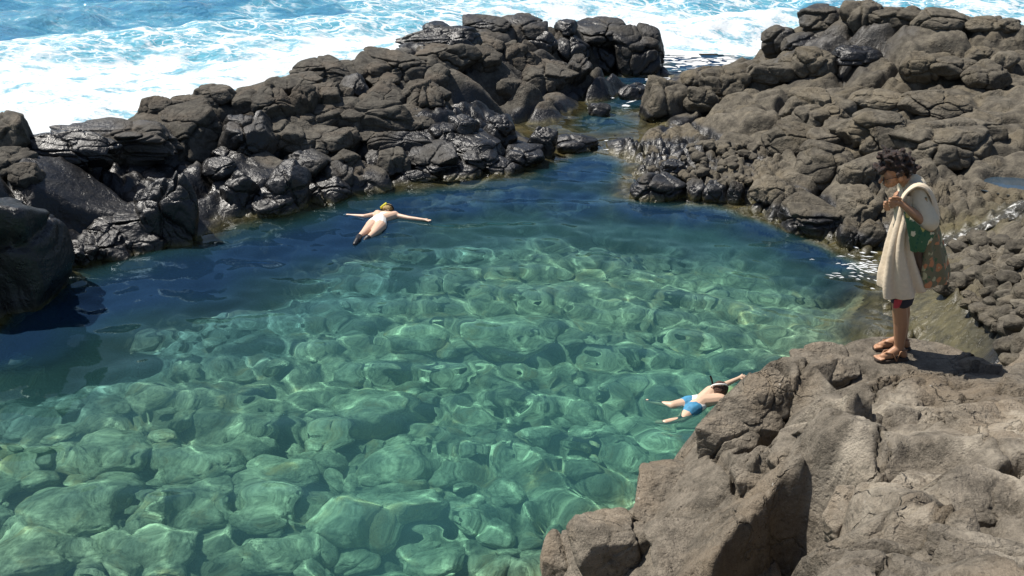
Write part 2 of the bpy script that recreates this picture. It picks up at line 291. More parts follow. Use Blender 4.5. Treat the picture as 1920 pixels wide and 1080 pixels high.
TINP = [(1494,969,.12),(1423,1018,.10),(1383,1075,.10),(1521,955,-.28),(1503,995,-.33),(1445,1049,-.34),(1414,1090,-.34),(1539,1004,-.04),(1503,1044,.0),(1557,982,-.24),(1583,938,-.2),(1521,929,-.12),
 (1565,978,.03),(1601,955,.10),(1610,1013,.06),(1565,1040,0.),(1468,858,-.06),(1521,827,.10),(1597,822,.10),(1574,858,.16),(1512,884,.10),(1543,907,.03),(1619,902,.10),(1690,911,-.04),(1734,938,.07),(1823,987,.05),
 (1792,1040,-.06),(1659,1027,-.05),(1521,791,.13),(1597,796,.13),(1601,812,-.05),(1521,818,-.06),(1459,850,-.12),(1437,787,-.10),(1486,796,.02),(1601,658,-.05),(1579,702,-.07),(1560,745,.03),(1640,735,.05),(1681,778,-.03),
 (1734,707,.05),(1837,720,.04),(1783,911,.08),(1899,911,.04),(1846,969,-.14),(1881,1022,-.10),(1700,840,.07),(1790,800,.0),(1850,850,.08),(1750,870,-.04),(1392,925,-.04),(1320,870,.03),(1420,870,.05),(1450,940,.05),
 (1350,960,.0),(1270,1022,-.03),(1300,1075,.05),(1220,1000,.0),(1530,700,.05),(1500,740,-.06),(1660,880,.05),(1700,985,.08),(1750,1070,.0),(1600,1075,.06),(1850,1075,.06)]
_tv = [(*hit(px, py)[:2], dz) for px, py, dz in TINP]; _c = np.array(_tv)
for a_ in np.linspace(0, 6.283, 29)[:-1]: _tv.append((3.2+4.2*math.cos(a_), 5.+4.2*math.sin(a_), 0.))
from mathutils.geometry import delaunay_2d_cdt
_dv, _, _df, *_rest = delaunay_2d_cdt([Vector(v[:2]) for v in _tv], [], [], 0, 1e-6)
def tin(X, Y):
    Z = 0*X
    for f in _df:
        (ax, ay, az), (bx, by, bz), (cx, cy, cz) = [_tv[i] for i in f]; de = (by-cy)*(ax-cx)+(cx-bx)*(ay-cy)
        if abs(de) < 1e-9: continue
        u = ((by-cy)*(X-cx)+(cx-bx)*(Y-cy))/de; v = ((cy-ay)*(X-cx)+(ax-cx)*(Y-cy))/de; w = 1-u-v
        Z = np.where((u >= 0) & (v >= 0) & (w >= 0), u*az+v*bz+w*cz, Z)
    return Z
SLAB = line_w([(1290,880),(1240,960),(1280,1040)])
def dustiness(X, Y):
    du = 0*X
    for x, y, q_ in DUST: du = np.maximum(du, sst(q_*1.2, q_*.4, np.hypot(X-x, Y-y)))
    return np.maximum(du, .35*sst(.6, 1.4, X-1.2-.25*Y))
def f_fore(X, Y):
    h = base(X, Y); A, B = warp(X, Y, .22, .9, 7.); land = sst(.1, .9, h)
    e, r, _ = voro(A, B, 1.05, 71, .9, 1.4); sl = 1-.75*sst(.35, -.1, seg_dist(X, Y, SLAB)-.35)
    z = h+1.8*tin(X+.03*fbm(X*3, Y*3, 0*X, 3), Y+.03*fbm(X*3, Y*3, 0*X+5, 3))+land*sl*(.05*(r[0]-.5)+.22*(r[1]-.5)*r[3]+.20*(r[2]-.5)*r[4])-land*.03*(1-sst(0, .035, e))*sl
    e2, q, _ = voro(A+.1*r[0], B, .42, 83, .4, 1.35); mm = sst(-.05, .3, fbm(X*.9, Y*.9, 0*X+8, 3))*sl
    z += land*mm*(.07*(q[0]-.5)+.20*(q[1]-.5)*q[3]+.18*(q[2]-.5)*q[4]-.03*(1-sst(0, .03, e2)))
    e5, r5, _ = voro(A+.12*fbm(X*4, Y*4, 0*X+50, 3), B+.12*fbm(X*4, Y*4, 0*X+60, 3), .7, 131, .7, 1.5); z += land*(.35+.65*sl)*(-.075*(1-sst(.004, .028, e5))*sst(.25, .5, r5[2])+.07*(r5[0]-.5)*sl)
    rd = np.abs(fbm(X*1.3, Y*1.3, 0*X+31, 4)); z -= land*.045*np.exp(-(rd/.03)**2)*sst(-.2, .2, perlin(X*.8, Y*.8, 0*X+77))
    n = .03*fbm(X*6, Y*6, 0*X, 3)
    for pts, w, d in GROW:
        s = seg_dist(X, Y, pts)+n; z -= d*np.exp(-np.abs(s/(w*1.15))**5)
    for x, y, r_, d in PITS: z -= d*np.exp(-((np.hypot(X-x, Y-y)+n)/r_)**2)
    z += .025*fbm(X*1.6, Y*1.6, 0*X, 4)+.024*fbm(X*6, Y*6, 0*X, 5)+.010*np.abs(perlin(X*16, Y*16, 0*X))
    fx, fy = FEET; s = sst(.5, .28, np.hypot((X-fx)*.8, Y-fy)); z = z*(1-s)+s*(FOOT_Z+.004*fbm(X*8, Y*8, 0*X, 3))
    du = dustiness(X, Y)
    return z, dict(wet=sst(.35, .05, z+.2*n), algae=algae(X, Y, z), tone=.25+.35*r[0], dust=du)
FOOT_Z = 2.16; FEET = XY(1685, 664, FOOT_Z)
recv(sheet('rock_outcrop', np.concatenate([np.arange(-.6, 5.2, .018), np.arange(5.2, 9, .05)]), np.arange(1.2, Y_SPLIT+.1, .018), f_fore, M_FORE, lambda X, Y, Z: (Z > -1.3) & (X > -.5)))
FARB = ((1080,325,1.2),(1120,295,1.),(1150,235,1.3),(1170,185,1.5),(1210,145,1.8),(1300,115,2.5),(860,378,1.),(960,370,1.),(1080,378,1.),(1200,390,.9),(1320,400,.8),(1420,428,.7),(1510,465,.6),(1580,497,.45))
DARK_SPOTS = [(*XY(px, py), r) for px, py, r in FARB+((40,585,.8),(150,530,.9),(250,503,.9),(350,480,.9),(450,450,.9),(550,424,.9),(650,396,.9),(740,374,.8))]  # floor painted dark here, for unlit depth under the blue band
BLUE = [(*XY(px, py), r) for px, py, r in FARB+((30,635,1.),(130,578,1.2),(250,545,1.3),(370,515,1.3),(480,482,1.3),(580,452,1.2),(680,420,1.1),(770,392,.9))]  # water tinted navy here: sky reflection and depth painted into the surface
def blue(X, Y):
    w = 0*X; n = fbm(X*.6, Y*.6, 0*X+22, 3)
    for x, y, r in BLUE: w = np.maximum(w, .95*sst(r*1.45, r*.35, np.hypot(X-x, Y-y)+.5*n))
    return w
def painted_dark(X, Y):
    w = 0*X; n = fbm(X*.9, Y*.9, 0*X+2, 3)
    for x, y, r in DARK_SPOTS: w = np.maximum(w, .9*sst(r*1.2, r*.5, np.hypot(X-x, Y-y)+.5*n))
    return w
def f_floor(X, Y):
    h = base(X, Y); A, B = warp(X, Y, .3, .8, 2.); z = np.minimum(h, .1)-.16+.12*sst(-.25, -.6, h)
    e, r, _ = voro(A, B, .42, 91, .2, 1.2); m = sst(-.2, -.7, h)
    z += m*(.26*(r[0]-.4)-.16*(1-sst(0, .26, e))+.18*fbm(X*.7, Y*.7, 0*X+12, 2))
    e2, q, _ = voro(A, B, .24, 97); z += sst(-.05, -.4, h)*(.12*(q[0]-.5)-.09*(1-sst(0, .12, e2)))*(.5+.9*sst(-.2, .3, fbm(X*.6, Y*.6, 0*X+3, 2)))+.05*fbm(X*3, Y*3, 0*X, 4)
    return z, dict(tone=.1+.45*r[1]+.25*q[1], dark_paint=np.maximum(sst(-2., -2.6, h+.3*fbm(X*.8, Y*.8, 0*X, 2))*.95, painted_dark(X, Y)), algae=sst(-.9, -.15, h+.25*fbm(X*1.2, Y*1.2, 0*X, 3)))
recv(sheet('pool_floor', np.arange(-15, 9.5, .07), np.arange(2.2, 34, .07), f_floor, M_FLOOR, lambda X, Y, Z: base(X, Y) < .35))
# ------------------------------------------------------------------ water
rw = np.random.default_rng(5); WV = []
for k in range(64):
    lam = .22*(9**rw.random()); th = rw.normal(1.15, .75); kk = 2*math.pi/lam
    WV.append((kk*math.cos(th), kk*math.sin(th), rw.random()*6.3, (.0034 if lam < .6 else .0042)*lam**1.15))
RINGS = [(*XY(1262, 765), .018), (*XY(1290, 640), .008)]
def wave(X, Y):
    Z = 0*X
    for a, b, p, A in WV: Z += A*np.sin(a*X+b*Y+p)
    Z *= .75+.5*fbm(X*.35, Y*.35, 0*X+6, 2)
    for x, y, A in RINGS:
        d = np.hypot(X-x, Y-y); Z += A*np.sin(d*11)*np.exp(-d/.9)
    return Z
CREST = np.array([[-60, 6.]]+[list(at_z(px, py, z)[:2]+np.array([-.35, .6])) for px, py, z in ((-260,420,1.6),(50,272,1.6),(270,195,1.6),(450,192,1.5),(600,118,1.55),(700,98,1.6),(880,42,1.55),(1090,45,1.5))]
                 +[[XY(1200,105)[0], 31.5], [XY(1420,98)[0], 31.5]]+[list(at_z(px, py, z)[:2]+np.array([0, .7])) for px, py, z in ((1500,40,2.),(1720,30,2.35),(1925,58,2.2),(2100,60,2.3))]+[[80, 24.]])
def y_crest(X): return np.interp(X, CREST[:, 0], CREST[:, 1])
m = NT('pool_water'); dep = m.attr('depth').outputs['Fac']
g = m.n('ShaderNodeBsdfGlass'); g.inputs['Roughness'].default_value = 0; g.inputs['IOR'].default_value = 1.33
m.put(g.inputs['Color'], m.mix(m.attr('deep').outputs['Fac'], m.mix(m.ramp(dep, .05, 2.), (.95,.96,.93), (.57,.875,.815)), (.32,.55,.78)))  # the deep mask is the painted navy band, traced apart from depth
df = m.n('ShaderNodeBsdfDiffuse'); m.put(df.inputs['Color'], m.mix(m.attr('deep').outputs['Fac'], (.105,.345,.355), (.035,.105,.25))); mw = m.n('ShaderNodeMixShader'); m.put(mw.inputs[0], m.math('MAXIMUM', m.ramp(dep, .1, 3., .0, .17), m.math('MULTIPLY', m.attr('deep').outputs['Fac'], .15))); m.put(mw.inputs[1], g.outputs[0]); m.put(mw.inputs[2], df.outputs[0])  # diffuse layer paints in-water haze and the bluish reflected sky
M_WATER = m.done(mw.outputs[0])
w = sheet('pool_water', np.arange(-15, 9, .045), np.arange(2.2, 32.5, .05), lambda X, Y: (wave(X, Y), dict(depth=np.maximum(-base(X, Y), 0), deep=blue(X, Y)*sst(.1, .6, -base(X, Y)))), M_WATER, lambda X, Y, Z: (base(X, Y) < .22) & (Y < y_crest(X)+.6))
w.cycles.is_caustics_caster = True
# sea
FOAM = [(0,60,.12),(0,95,.5),(0,130,.95),(0,200,.8),(60,245,1.),(-300,60,.2),(-300,120,.6),(-300,250,.8),(150,60,.18),(200,85,.5),(250,120,.95),(150,180,.75),(250,185,1.),(300,40,.2),(400,90,.55),(420,120,.95),(350,150,.85),
        (500,60,.35),(520,95,.8),(560,60,.45),(600,85,.9),(690,45,.5),(650,100,1.),(720,70,.95),(700,20,.3),(800,25,.4),(600,20,.15),(200,20,.1),(0,15,.1),(400,10,.1),(870,18,.7),(950,12,.8),(1000,20,.95),(1150,25,.95),(1250,40,.95),
        (1300,80,1.),(1400,80,1.),(1350,40,.8),(1450,40,.9),(1480,15,.4),(1550,4,.3),(1650,4,.3),(1750,8,.55),(1850,15,.65),(1920,30,.7),(2100,20,.6),(1100,4,.35),(1300,8,.4),(1280,105,.9),(1350,98,.95),(600,-30,.1),(1200,-25,.15),(1700,-25,.2),(0,-30,.08)]
FP = np.array([(*XY(px, py), v) for px, py, v in FOAM])
def sea_fn(X, Y):
    num = den = 1e-9
    for x, y, v in FP:
        k = 1/((X-x)**2+((Y-y)*.8)**2+.25)**1.6; num = num+k*v; den = den+k
    fo = num/den; far = sst(50, 90, np.hypot(X, Y)); fo = fo*(1-far)+.1*far
    z = 0*X; r3 = np.random.default_rng(3)
    for k in range(40):
        lam = .7*(14**r3.random()); th = r3.normal(-1.35, .55); kk = 6.283/lam
        z += .0105*lam**.95*np.sin(kk*(math.cos(th)*X+math.sin(th)*Y)+r3.random()*6.3)*(1-sst(60, 200, np.hypot(X, Y)))
    z += .10*fo*fbm(X*1.4, Y*1.4, 0*X, 3)
    calm = sst(0, 3, Y-31)*sst(0, 1, 1)  # flat where it meets the channel
    inch = sst(2.5, 1., np.abs(X-XY(1310,100)[0]))*sst(34.5, 32.5, Y)
    return z*(1-inch)+inch*.02, dict(foam=fo)
m = NT('sea_water'); p = m.pos(); fo = m.attr('foam').outputs['Fac']
mp = m.n('ShaderNodeMapping'); m.put(mp.inputs[0], p); mp.inputs['Scale'].default_value = (.8, 1.5, 1); pv = mp.outputs[0]
wa = m.n('ShaderNodeTexNoise'); m.put(wa.inputs['Vector'], pv); wa.inputs['Scale'].default_value = .9; wa.inputs['Detail'].default_value = 5
ad = m.n('ShaderNodeVectorMath', operation='MULTIPLY_ADD'); m.put(ad.inputs[0], wa.outputs['Color']); ad.inputs[1].default_value = (1.6, 1.6, 0); m.put(ad.inputs[2], pv)
lace = m.math('MINIMUM', m.voro(ad.outputs[0], .9, 'DISTANCE_TO_EDGE'), m.math('MULTIPLY', m.voro(ad.outputs[0], 2.4, 'DISTANCE_TO_EDGE'), 1.7))
n1 = m.noise(pv, .55, 7, .62, .8)
th = m.math('ADD', m.math('MULTIPLY', fo, 1.25), m.math('MULTIPLY', m.math('SUBTRACT', n1, .5), 1.5))
solid = m.ramp(th, .68, 1.02)
lac = m.math('MULTIPLY', m.ramp(lace, .10, .02), m.ramp(th, .22, .55))
foam = m.math('MAXIMUM', solid, lac)
foam = m.math('MULTIPLY', foam, m.ramp(m.math('ADD', m.noise(pv, 6., 5, .7), m.math('MULTIPLY', m.math('SUBTRACT', m.noise(pv, .8, 5, .6), .5), 1.6)), .25, .52, .12, 1.))
col = m.mix(m.ramp(m.math('ADD', th, m.math('MULTIPLY', n1, .2)), .0, .8), (.04,.20,.36), (.13,.42,.54))
hb = m.math('ADD', m.noise(pv, 1.8, 6, .6), m.math('MULTIPLY', m.noise(pv, 6., 4, .6), .35))
wsh = m.bsdf(Base_Color=col, Roughness=.08, IOR=1.33, Normal=m.bump(hb, .9, .35))
fsh = m.bsdf(Base_Color=(.66,.70,.72), Roughness=.9, Normal=m.bump(m.noise(pv, 9., 5, .6), .5, .12), Specular_IOR_Level=.2)
mx = m.n('ShaderNodeMixShader'); m.put(mx.inputs[0], foam); m.put(mx.inputs[1], wsh); m.put(mx.inputs[2], fsh)
M_SEA = m.done(mx.outputs[0])
gx = np.concatenate([-np.geomspace(1800, 34, 40), np.arange(-33.8, 40, .17), np.geomspace(40.5, 1800, 40)])
gy = np.concatenate([np.arange(5, 64, .17), np.geomspace(64.3, 2500, 60)])
sheet('sea', gx, gy, sea_fn, M_SEA, lambda X, Y, Z: (Y > y_crest(X)+np.where(np.abs(X-XY(1310, 100)[0]) < 3.2, 1.1*fbm(X*.8, Y*.8, 0*X+4, 3), 0)))
# white water: a rill running down the shelf, flecks of foam on the pool
def ribbon(name, pts, w0, mat, lift=.05):
    P = np.array(pts); L = np.r_[0, np.cumsum(np.hypot(*np.diff(P, axis=0).T))]; t = np.linspace(0, L[-1], 90); Q = np.stack([np.interp(t, L, P[:, 0]), np.interp(t, L, P[:, 1])], -1)
    T = np.gradient(Q, axis=0); T /= np.linalg.norm(T, axis=1)[:, None]; Nn = np.stack([-T[:, 1], T[:, 0]], -1); k = np.linspace(-1, 1, 13)
    wd = w0*(.75+.5*perlin(t*1.7, 0*t, 0*t+3)); XX = Q[:, None]+Nn[:, None]*(k*1.0)[None, :, None]*wd[:, None, None]
    zc = base(Q[:, 0], Q[:, 1])-.14+lift; Z = zc[:, None]+.05*(1-k**2)[None]+.035*fbm(XX[..., 0]*6, XX[..., 1]*6, 0*XX[..., 0], 3)
    i = np.arange(90*13).reshape(90, 13); f = np.stack([i[:-1, :-1], i[:-1, 1:], i[1:, 1:], i[1:, :-1]], -1).reshape(-1, 4)
    o = mesh(name, np.concatenate([XX, Z[..., None]], -1).reshape(-1, 3), f, mat); o['kind'] = 'structure'; return o
m = NT('white_water'); p = m.pos(); fo = m.ramp(m.noise(p, 9., 6, .7, .5), .50, .68); mx = m.n('ShaderNodeMixShader'); m.put(mx.inputs[0], fo)
m.put(mx.inputs[1], m.bsdf(Base_Color=(.06,.055,.04), Roughness=.06, Normal=m.bump(m.noise(p, 14., 4), 1., .08))); m.put(mx.inputs[2], m.bsdf(Base_Color=(.62,.62,.60), Roughness=.8, Normal=m.bump(m.noise(p, 25.), .6, .03)))
ribbon('stream', STREAM, .17, m.done(mx.outputs[0]))
m = NT('tide_pool'); p = m.pos(); M_TP = m.done(m.bsdf(Base_Color=(.03,.05,.07), Roughness=.03, Normal=m.bump(m.noise(p, 5., 3), .25, .03)))
for px, py, rr in TIDE:
    c = hit(px, py); a = np.linspace(0, 6.283, 49)[:-1]; ra = 1.6*rr*(1+.3*perlin(np.cos(a)*1.5+px, np.sin(a)*1.5, 0*a)); V = np.stack([c[0]+ra*np.cos(a)*1.2, c[1]+ra*np.sin(a), 0*a+tide_z(c)-.10], -1)
    o = mesh('tide_pool', np.concatenate([V, [[c[0], c[1], tide_z(c)-.10]]]), np.array([(i, (i+1) % 48, 48) for i in range(48)]), M_TP); o['kind'] = 'structure'
fl, ff = [], []; rf = np.random.default_rng(21)
def fleck(px, py, a, b, th):
    c = XY(px, py); t = np.linspace(0, 6.283, 13)[:-1]; r_ = 1+.35*rf.normal(size=12).clip(-1, 1); x = c[0]+a*r_*np.cos(t)*math.cos(th)-b*r_*np.sin(t)*math.sin(th); y = c[1]+a*r_*np.cos(t)*math.sin(th)+b*r_*np.sin(t)*math.cos(th)
    z = wave(x, y)+.008; i0 = len(fl); fl.extend(np.stack([x, y, z], -1)); fl.append((c[0], c[1], float(wave(np.array([c[0]]), np.array([c[1]]))[0])+.02)); ff.extend([(i0+k, i0+(k+1) % 12, i0+12) for k in range(12)])
for k in range(60): fleck(1645-abs(rf.normal(0, 45)), 500+rf.normal(0, 14)-.1*k*rf.random(), rf.uniform(.02, .08), rf.uniform(.004, .012), rf.normal(-.25, .4))
for k in range(90): q = rf.random(); fleck(1170+q*130+rf.normal(0, 14), 185-q*60+rf.normal(0, 9), rf.uniform(.03, .16), rf.uniform(.02, .07), rf.normal(0, .4))
for k in range(110): fleck(rf.uniform(1225, 1420), 116+rf.normal(0, 7), rf.uniform(.05, .3), rf.uniform(.03, .1), rf.normal(0, .3))
for k in range(14): fleck(1150+rf.normal(0, 12), 272+rf.normal(0, 4), rf.uniform(.03, .1), rf.uniform(.02, .04), rf.normal(0, .4))
o = mesh('foam', np.array(fl), np.array(ff), simple('foam_fleck', (.60,.62,.63), .9, .05, 20)); o['kind'] = 'stuff'
# ------------------------------------------------------------------ loose rocks
_ico = {}
def ico(n):
    if n not in _ico:
        bm = bmesh.new(); bmesh.ops.create_icosphere(bm, subdivisions=n, radius=1); bm.verts.ensure_lookup_table()
        _ico[n] = (np.array([v.co[:] for v in bm.verts]), np.array([[v.index for v in f.verts] for f in bm.faces])); bm.free()
    return _ico[n]
def rock_shape(seed, dims, n=4, rnd=.5, rough=1., cr=0, flat=True):
    r = np.random.default_rng(seed); V, Fc = ico(n); k = int(8+rnd*12)
    N = r.normal(size=(k, 3)); N /= np.linalg.norm(N, axis=1)[:, None]
    for _ in range(25):
        df = N[:, None]-N[None]; dd = (df**2).sum(-1)+np.eye(k)*9; N = N+.12*(df/dd[..., None]**1.5).sum(1)/k*2; N /= np.linalg.norm(N, axis=1)[:, None]
    if flat is True: N[0] = (r.uniform(-.22, .22), r.uniform(-.55, -.15), .85); N[1] = (r.uniform(-.5, .5), -.9, r.uniform(.0, .5))
    elif flat: N[0] = (.1, .25, .95); N[1] = (.1, -1., .05)
    N /= np.linalg.norm(N, axis=1)[:, None]
    D = r.uniform(.74, 1., k); D[:2] = (r.uniform(.50, .66)+.2*rnd, r.uniform(.65, .85)) if flat else D[:2]; pw = 46*(.22**rnd); S = (np.maximum(V @ N.T/D, 1e-3)**pw).sum(1)**(-1/pw); S = np.minimum(S, 1.3)
    P = V*S[:, None]; o = r.uniform(0, 90, 3)
    q = P*1.3+o; dn = (.05+.10*rnd)*perlin(*q.T)+.04*fbm(*(P*3+o).T, o=4)*rough-.08*rough*np.exp(-(perlin(*(P*1.5+o+40).T)/.03)**2)*.6
    if cr:
        S3 = r.normal(size=(cr, 3)); S3 /= np.linalg.norm(S3, axis=1)[:, None]; S3 = S3*r.uniform(.5, 1.1, cr)[:, None]
        Q = P+.16*np.stack([fbm(*(P*1.9+o+q_).T, o=3) for q_ in (0, 30, 60)], -1); dd = np.sqrt(((Q[:, None]-S3[None])**2).sum(-1)); ix = np.argsort(dd, 1)[:, :2]; sd_ = np.take_along_axis(dd, ix, 1); e = sd_[:, 1]-sd_[:, 0]
        dn = dn+r.uniform(-.07, .07, cr)[ix[:, 0]]*sst(0, .05, e)-.13*(1-sst(.0, .075, e))-.04*(1-sst(0, .22, e))
    P = P+V*dn[:, None]; lo, hi = P.min(0), P.max(0)
    return ((P-(lo+hi)/2)/(hi-lo))*np.array(dims), Fc
def add_rock(name, seed, pos, dims, mat, wet=0., n=4, rnd=.5, algae_z=None, tone=None, rough=1., cr=0, flat=True):
    V, Fc = rock_shape(seed, dims, n, rnd, rough, cr, flat); W = V+np.array(pos); nz = fbm(*(W*1.3).T, o=3)
    wv = np.maximum(wet+.35*nz*(0 < wet < 1), sst(.40, .08, W[:, 2]+.2*nz)) if algae_z is None else np.zeros(len(V))
    o = mesh(name, V, Fc, mat, attrs=dict(wet=wv, algae=algae(*W.T) if algae_z is None else np.zeros(len(V)), tone=np.full(len(V), np.random.default_rng(seed+5).uniform(.2, .8) if tone is None else tone), dust=dustiness(W[:, 0], W[:, 1]) if mat is M_FORE else np.zeros(len(V)), dark_paint=np.zeros(len(V))))
    o.location = pos; return o
def boulder(x0, y0, x1, y1, flag, label, group, mat, rnd=.45, dz=0., seed=None, dep=.85, n=None, zmin=0., sink=.45, cr=None, flat=True):
    hv = y1-y0; p = hit((x0+x1)/2, y1-.12*hv if mat is not M_FORE else (y0+y1)/2, zmin); q_ = 0
    while base(p[:1], p[1:2])[0] < -.25 and q_ < 12 and group is not GC: q_ += 1; p = hit((x0+x1)/2, y1+3*q_, zmin)
    y1 = y1+sink*hv; x0, x1 = x0-.03*(x1-x0), x1+.03*(x1-x0)
    cx, cy, wpx, hpx = (x0+x1)/2, (y0+y1)/2, x1-x0, y1-y0; D = np.linalg.norm(p-CAM); d = ray(cx, cy); sn = -d[2]; cs = math.hypot(d[0], d[1])
    wd = wpx*D/F_PX; dp = dep*wd
    hz = (hpx*D/F_PX-.62*dp*sn)/cs
    if hz < .42*wd: hz = .42*wd; dp = max(.4*wd, (hpx*D/F_PX-hz*cs)/(.62*sn)) if hpx*D/F_PX > hz*cs else .4*wd
    pos = CAM+d*(D+.28*dp+dz)
    sd = int(x0*7+y0*13) if seed is None else seed
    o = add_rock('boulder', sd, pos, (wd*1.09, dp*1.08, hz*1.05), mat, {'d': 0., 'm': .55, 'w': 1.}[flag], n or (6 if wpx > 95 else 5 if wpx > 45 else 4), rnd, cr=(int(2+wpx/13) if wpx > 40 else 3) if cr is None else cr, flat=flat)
    tag(o, label, 'boulder', group); recv(o); return o
GL, GR_, GC = 'boulders of the ridge between sea and pool', 'boulders of the broad shelf behind the man', 'rocks standing in the channel'
LEFT = [
 (-14,216,54,282,'d','smooth grey boulder at the very left end of the ridge against white foam'),
 (-90,335,112,570,'w','huge boulder with its front in black shadow at the left edge of the pool'),  # wet tone stands in for the shadow on its front
 (38,250,202,302,'w','flat wet ledge holding a blue puddle beside the grey end boulder'),
 (128,222,318,292,'m','long smooth slab with wet patches below the white foam'),
 (268,188,420,272,'d','large tilted dry slab with a black undercut on its right'),
 (264,182,316,212,'d','small wedge rock pointing up at the sea edge beside the tilted slab'),
 (322,176,376,202,'d','low dark rock on the crest between wedge rock and upright rock'),
 (374,158,442,194,'d','upright angular rock standing alone on the crest against the foam'),
 (445,160,550,222,'d','broad pale dry block on the crest right of the upright rock'),
 (500,142,562,176,'d','flat plate rock on the crest just left of the hammer shaped block'),
 (536,136,600,164,'d','dark edged plate rock tucked under the highest round boulder'),
 (558,106,660,152,'d','big round topped boulder highest on the crest with foam behind'),
 (538,160,590,222,'d','narrow upright block squeezed between broad pale block and round block'),
 (570,152,640,204,'d','tall rounded block beneath the round topped boulder'),
 (628,158,662,192,'d','small block wedged under the blue grey block'),
 (640,138,696,176,'m','blue grey rounded block left of the great folded slab'),
 (564,196,640,242,'d','rounded left shoulder of the whale backed slab'),
 (586,186,764,242,'d','whale backed slab, the largest dry rock in the middle of the ridge'),
 (492,222,572,270,'d','dry rounded block below the broad pale block'),
 (558,236,652,284,'d','pale dry boulder with a flat front just under the whale backed slab'),
 (418,212,512,292,'m','long diagonal wet slab reflecting blue sky'),
 (404,262,470,296,'w','dark cracked block below the diagonal wet slab'),
 (384,294,440,330,'w','small glossy block left of the ridge centre above the black hollow'),
 (546,278,622,324,'m','grey slab streaked with pale lines above the shoreline boulders'),
 (500,302,576,388,'w','long dark tongue of rock sloping down into the pool'),
 (566,320,656,378,'w','rounded wet boulder at the waterline right of the dark tongue'),
 (608,302,660,348,'m','small diagonal block above the waterline boulder'),
 (424,320,482,386,'w','boulder with a large black shadow face near the waterline'),
 (454,342,558,406,'w','domed dark boulder with its foot in the pool'),
 (274,322,370,462,'w','steep glistening pillar of rock dropping into the pool'),
 (138,424,244,488,'w','glistening wet dome at the pool edge'),
 (228,420,306,470,'w','glossy rock between wet dome and steep pillar'),
 (184,384,296,436,'w','smooth wet slab above the glistening dome'),
 (76,468,116,508,'w','small grey rock at the foot of the black shadow'),
 (108,450,160,498,'w','dull wet rock beside the small grey rock at the shadow foot'),
 (26,308,72,348,'d','knobby brown rock under the grey end boulder'),
 (-10,276,62,316,'d','lumpy rock directly below the grey end boulder'),
 (754,52,894,98,'w','dark tilted wet slab at the left end of the far block'),
 (796,40,842,58,'w','small black rock on the back edge of the far block'),
 (872,27,952,56,'m','long back rock behind the puddle on the far block'),
 (944,27,1026,72,'m','high rounded rock near the middle of the far block'),
 (1042,37,1080,62,'w','little dark knob on top of the far block'),
 (1072,33,1176,76,'m','flat topped rock on the right half of the far block'),
 (1096,58,1176,116,'w','shiny fractured rock in the face of the far block'),
 (1150,47,1240,132,'m','massive square end of the far block facing the surf'),
 (992,56,1042,96,'w','wet rounded rock in the saddle of the far block'),
 (1038,62,1102,110,'w','ball shaped wet rock in the face of the far block'),
 (672,86,810,146,'d','great folded slab with a blue damp streak on the crest'),
 (786,78,896,134,'d','smooth dry block right of the great folded slab'),
 (692,135,746,160,'d','small rounded block under the great folded slab'),
 (800,120,842,160,'d','dry block above the patch of yellow sand'),
 (660,152,762,204,'d','left half of a split loaf shaped boulder'),
 (748,148,840,204,'d','right half of a split loaf shaped boulder'),
 (876,86,938,132,'d','domed dry block right of the deep dark cleft'),
 (936,76,986,116,'d','cracked dry rock below the puddle of the far block'),
 (900,68,942,90,'d','small rounded rock just under the puddle'),
 (976,108,1078,176,'d','big dry boulder with a dark front above the channel'),
 (1062,102,1106,148,'m','rounded rock at the channel side of the big dark fronted boulder'),
 (948,90,1010,122,'d','low hump in front of the saddle of the far block'),
 (930,140,982,178,'d','small lumps clustered left of the big dark fronted boulder'),
 (742,198,818,238,'d','dry hump right of the whale backed slab'),
 (844,214,896,254,'w','stack of shiny split plates near the channel'),
 (798,228,860,258,'w','wet dark plate left of the split plates'),
 (906,212,966,264,'w','wet rugged rock at the bend of the channel'),
 (842,248,932,290,'w','dark wet hollow rock below the split plates'),
 (872,272,932,306,'w','glistening small rock at the mouth of the channel'),
 (698,248,808,282,'m','flat grey slab with a blue puddle at its upper edge'),
 (762,262,860,316,'m','cracked flat slab near the pool with thin pale lines'),
 (708,276,768,322,'d','dry rounded block between two flat grey slabs'),
 (652,298,736,356,'d','broad dry boulder close to the water above the swimmer'),
 (818,296,900,338,'m','oval flat boulder lying on the pool edge'),
 (746,318,816,342,'w','low wet rock between the broad dry and the oval boulders'),
 (638,238,676,264,'d','little block left of the flat slab with the puddle'),
 (674,240,718,262,'d','squat block beneath the whale backed slab'),
 (622,280,672,312,'d','small dry block left of the broad dry boulder'),
 (912,288,980,326,'w','low glistening rock at the end of the ridge'),
 (946,268,1016,310,'w','dark lumpy rock between ridge end and lone black boulder'),
]
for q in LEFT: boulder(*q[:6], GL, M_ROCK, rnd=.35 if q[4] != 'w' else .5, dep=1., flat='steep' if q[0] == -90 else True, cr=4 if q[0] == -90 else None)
for q in ((988,236,1042,292,'w','dark knobby rock just left of the lone black boulder',.6),(1044,248,1118,286,'w','lone round black boulder in the middle of the channel',.85),(1106,192,1142,222,'w','small black rock awash in the channel',.6),
          (1162,156,1222,192,'w','wet glittering rock on the far side of the channel',.6),(1186,318,1280,378,'m','large rounded boulder standing in the pool at the channel mouth',.7),
          (1286,336,1326,378,'m','small round rock beside the large boulder at the channel mouth',.8),(1318,340,1364,380,'m','second small round rock next to the large channel mouth boulder',.8),(1364,338,1394,380,'m','narrow wet rock ending the row of small round rocks',.7),
          (1240,298,1284,322,'w','dark rounded rock just behind the large channel mouth boulder',.7)):
    boulder(*q[:6], GC, M_ROCK, rnd=q[6])
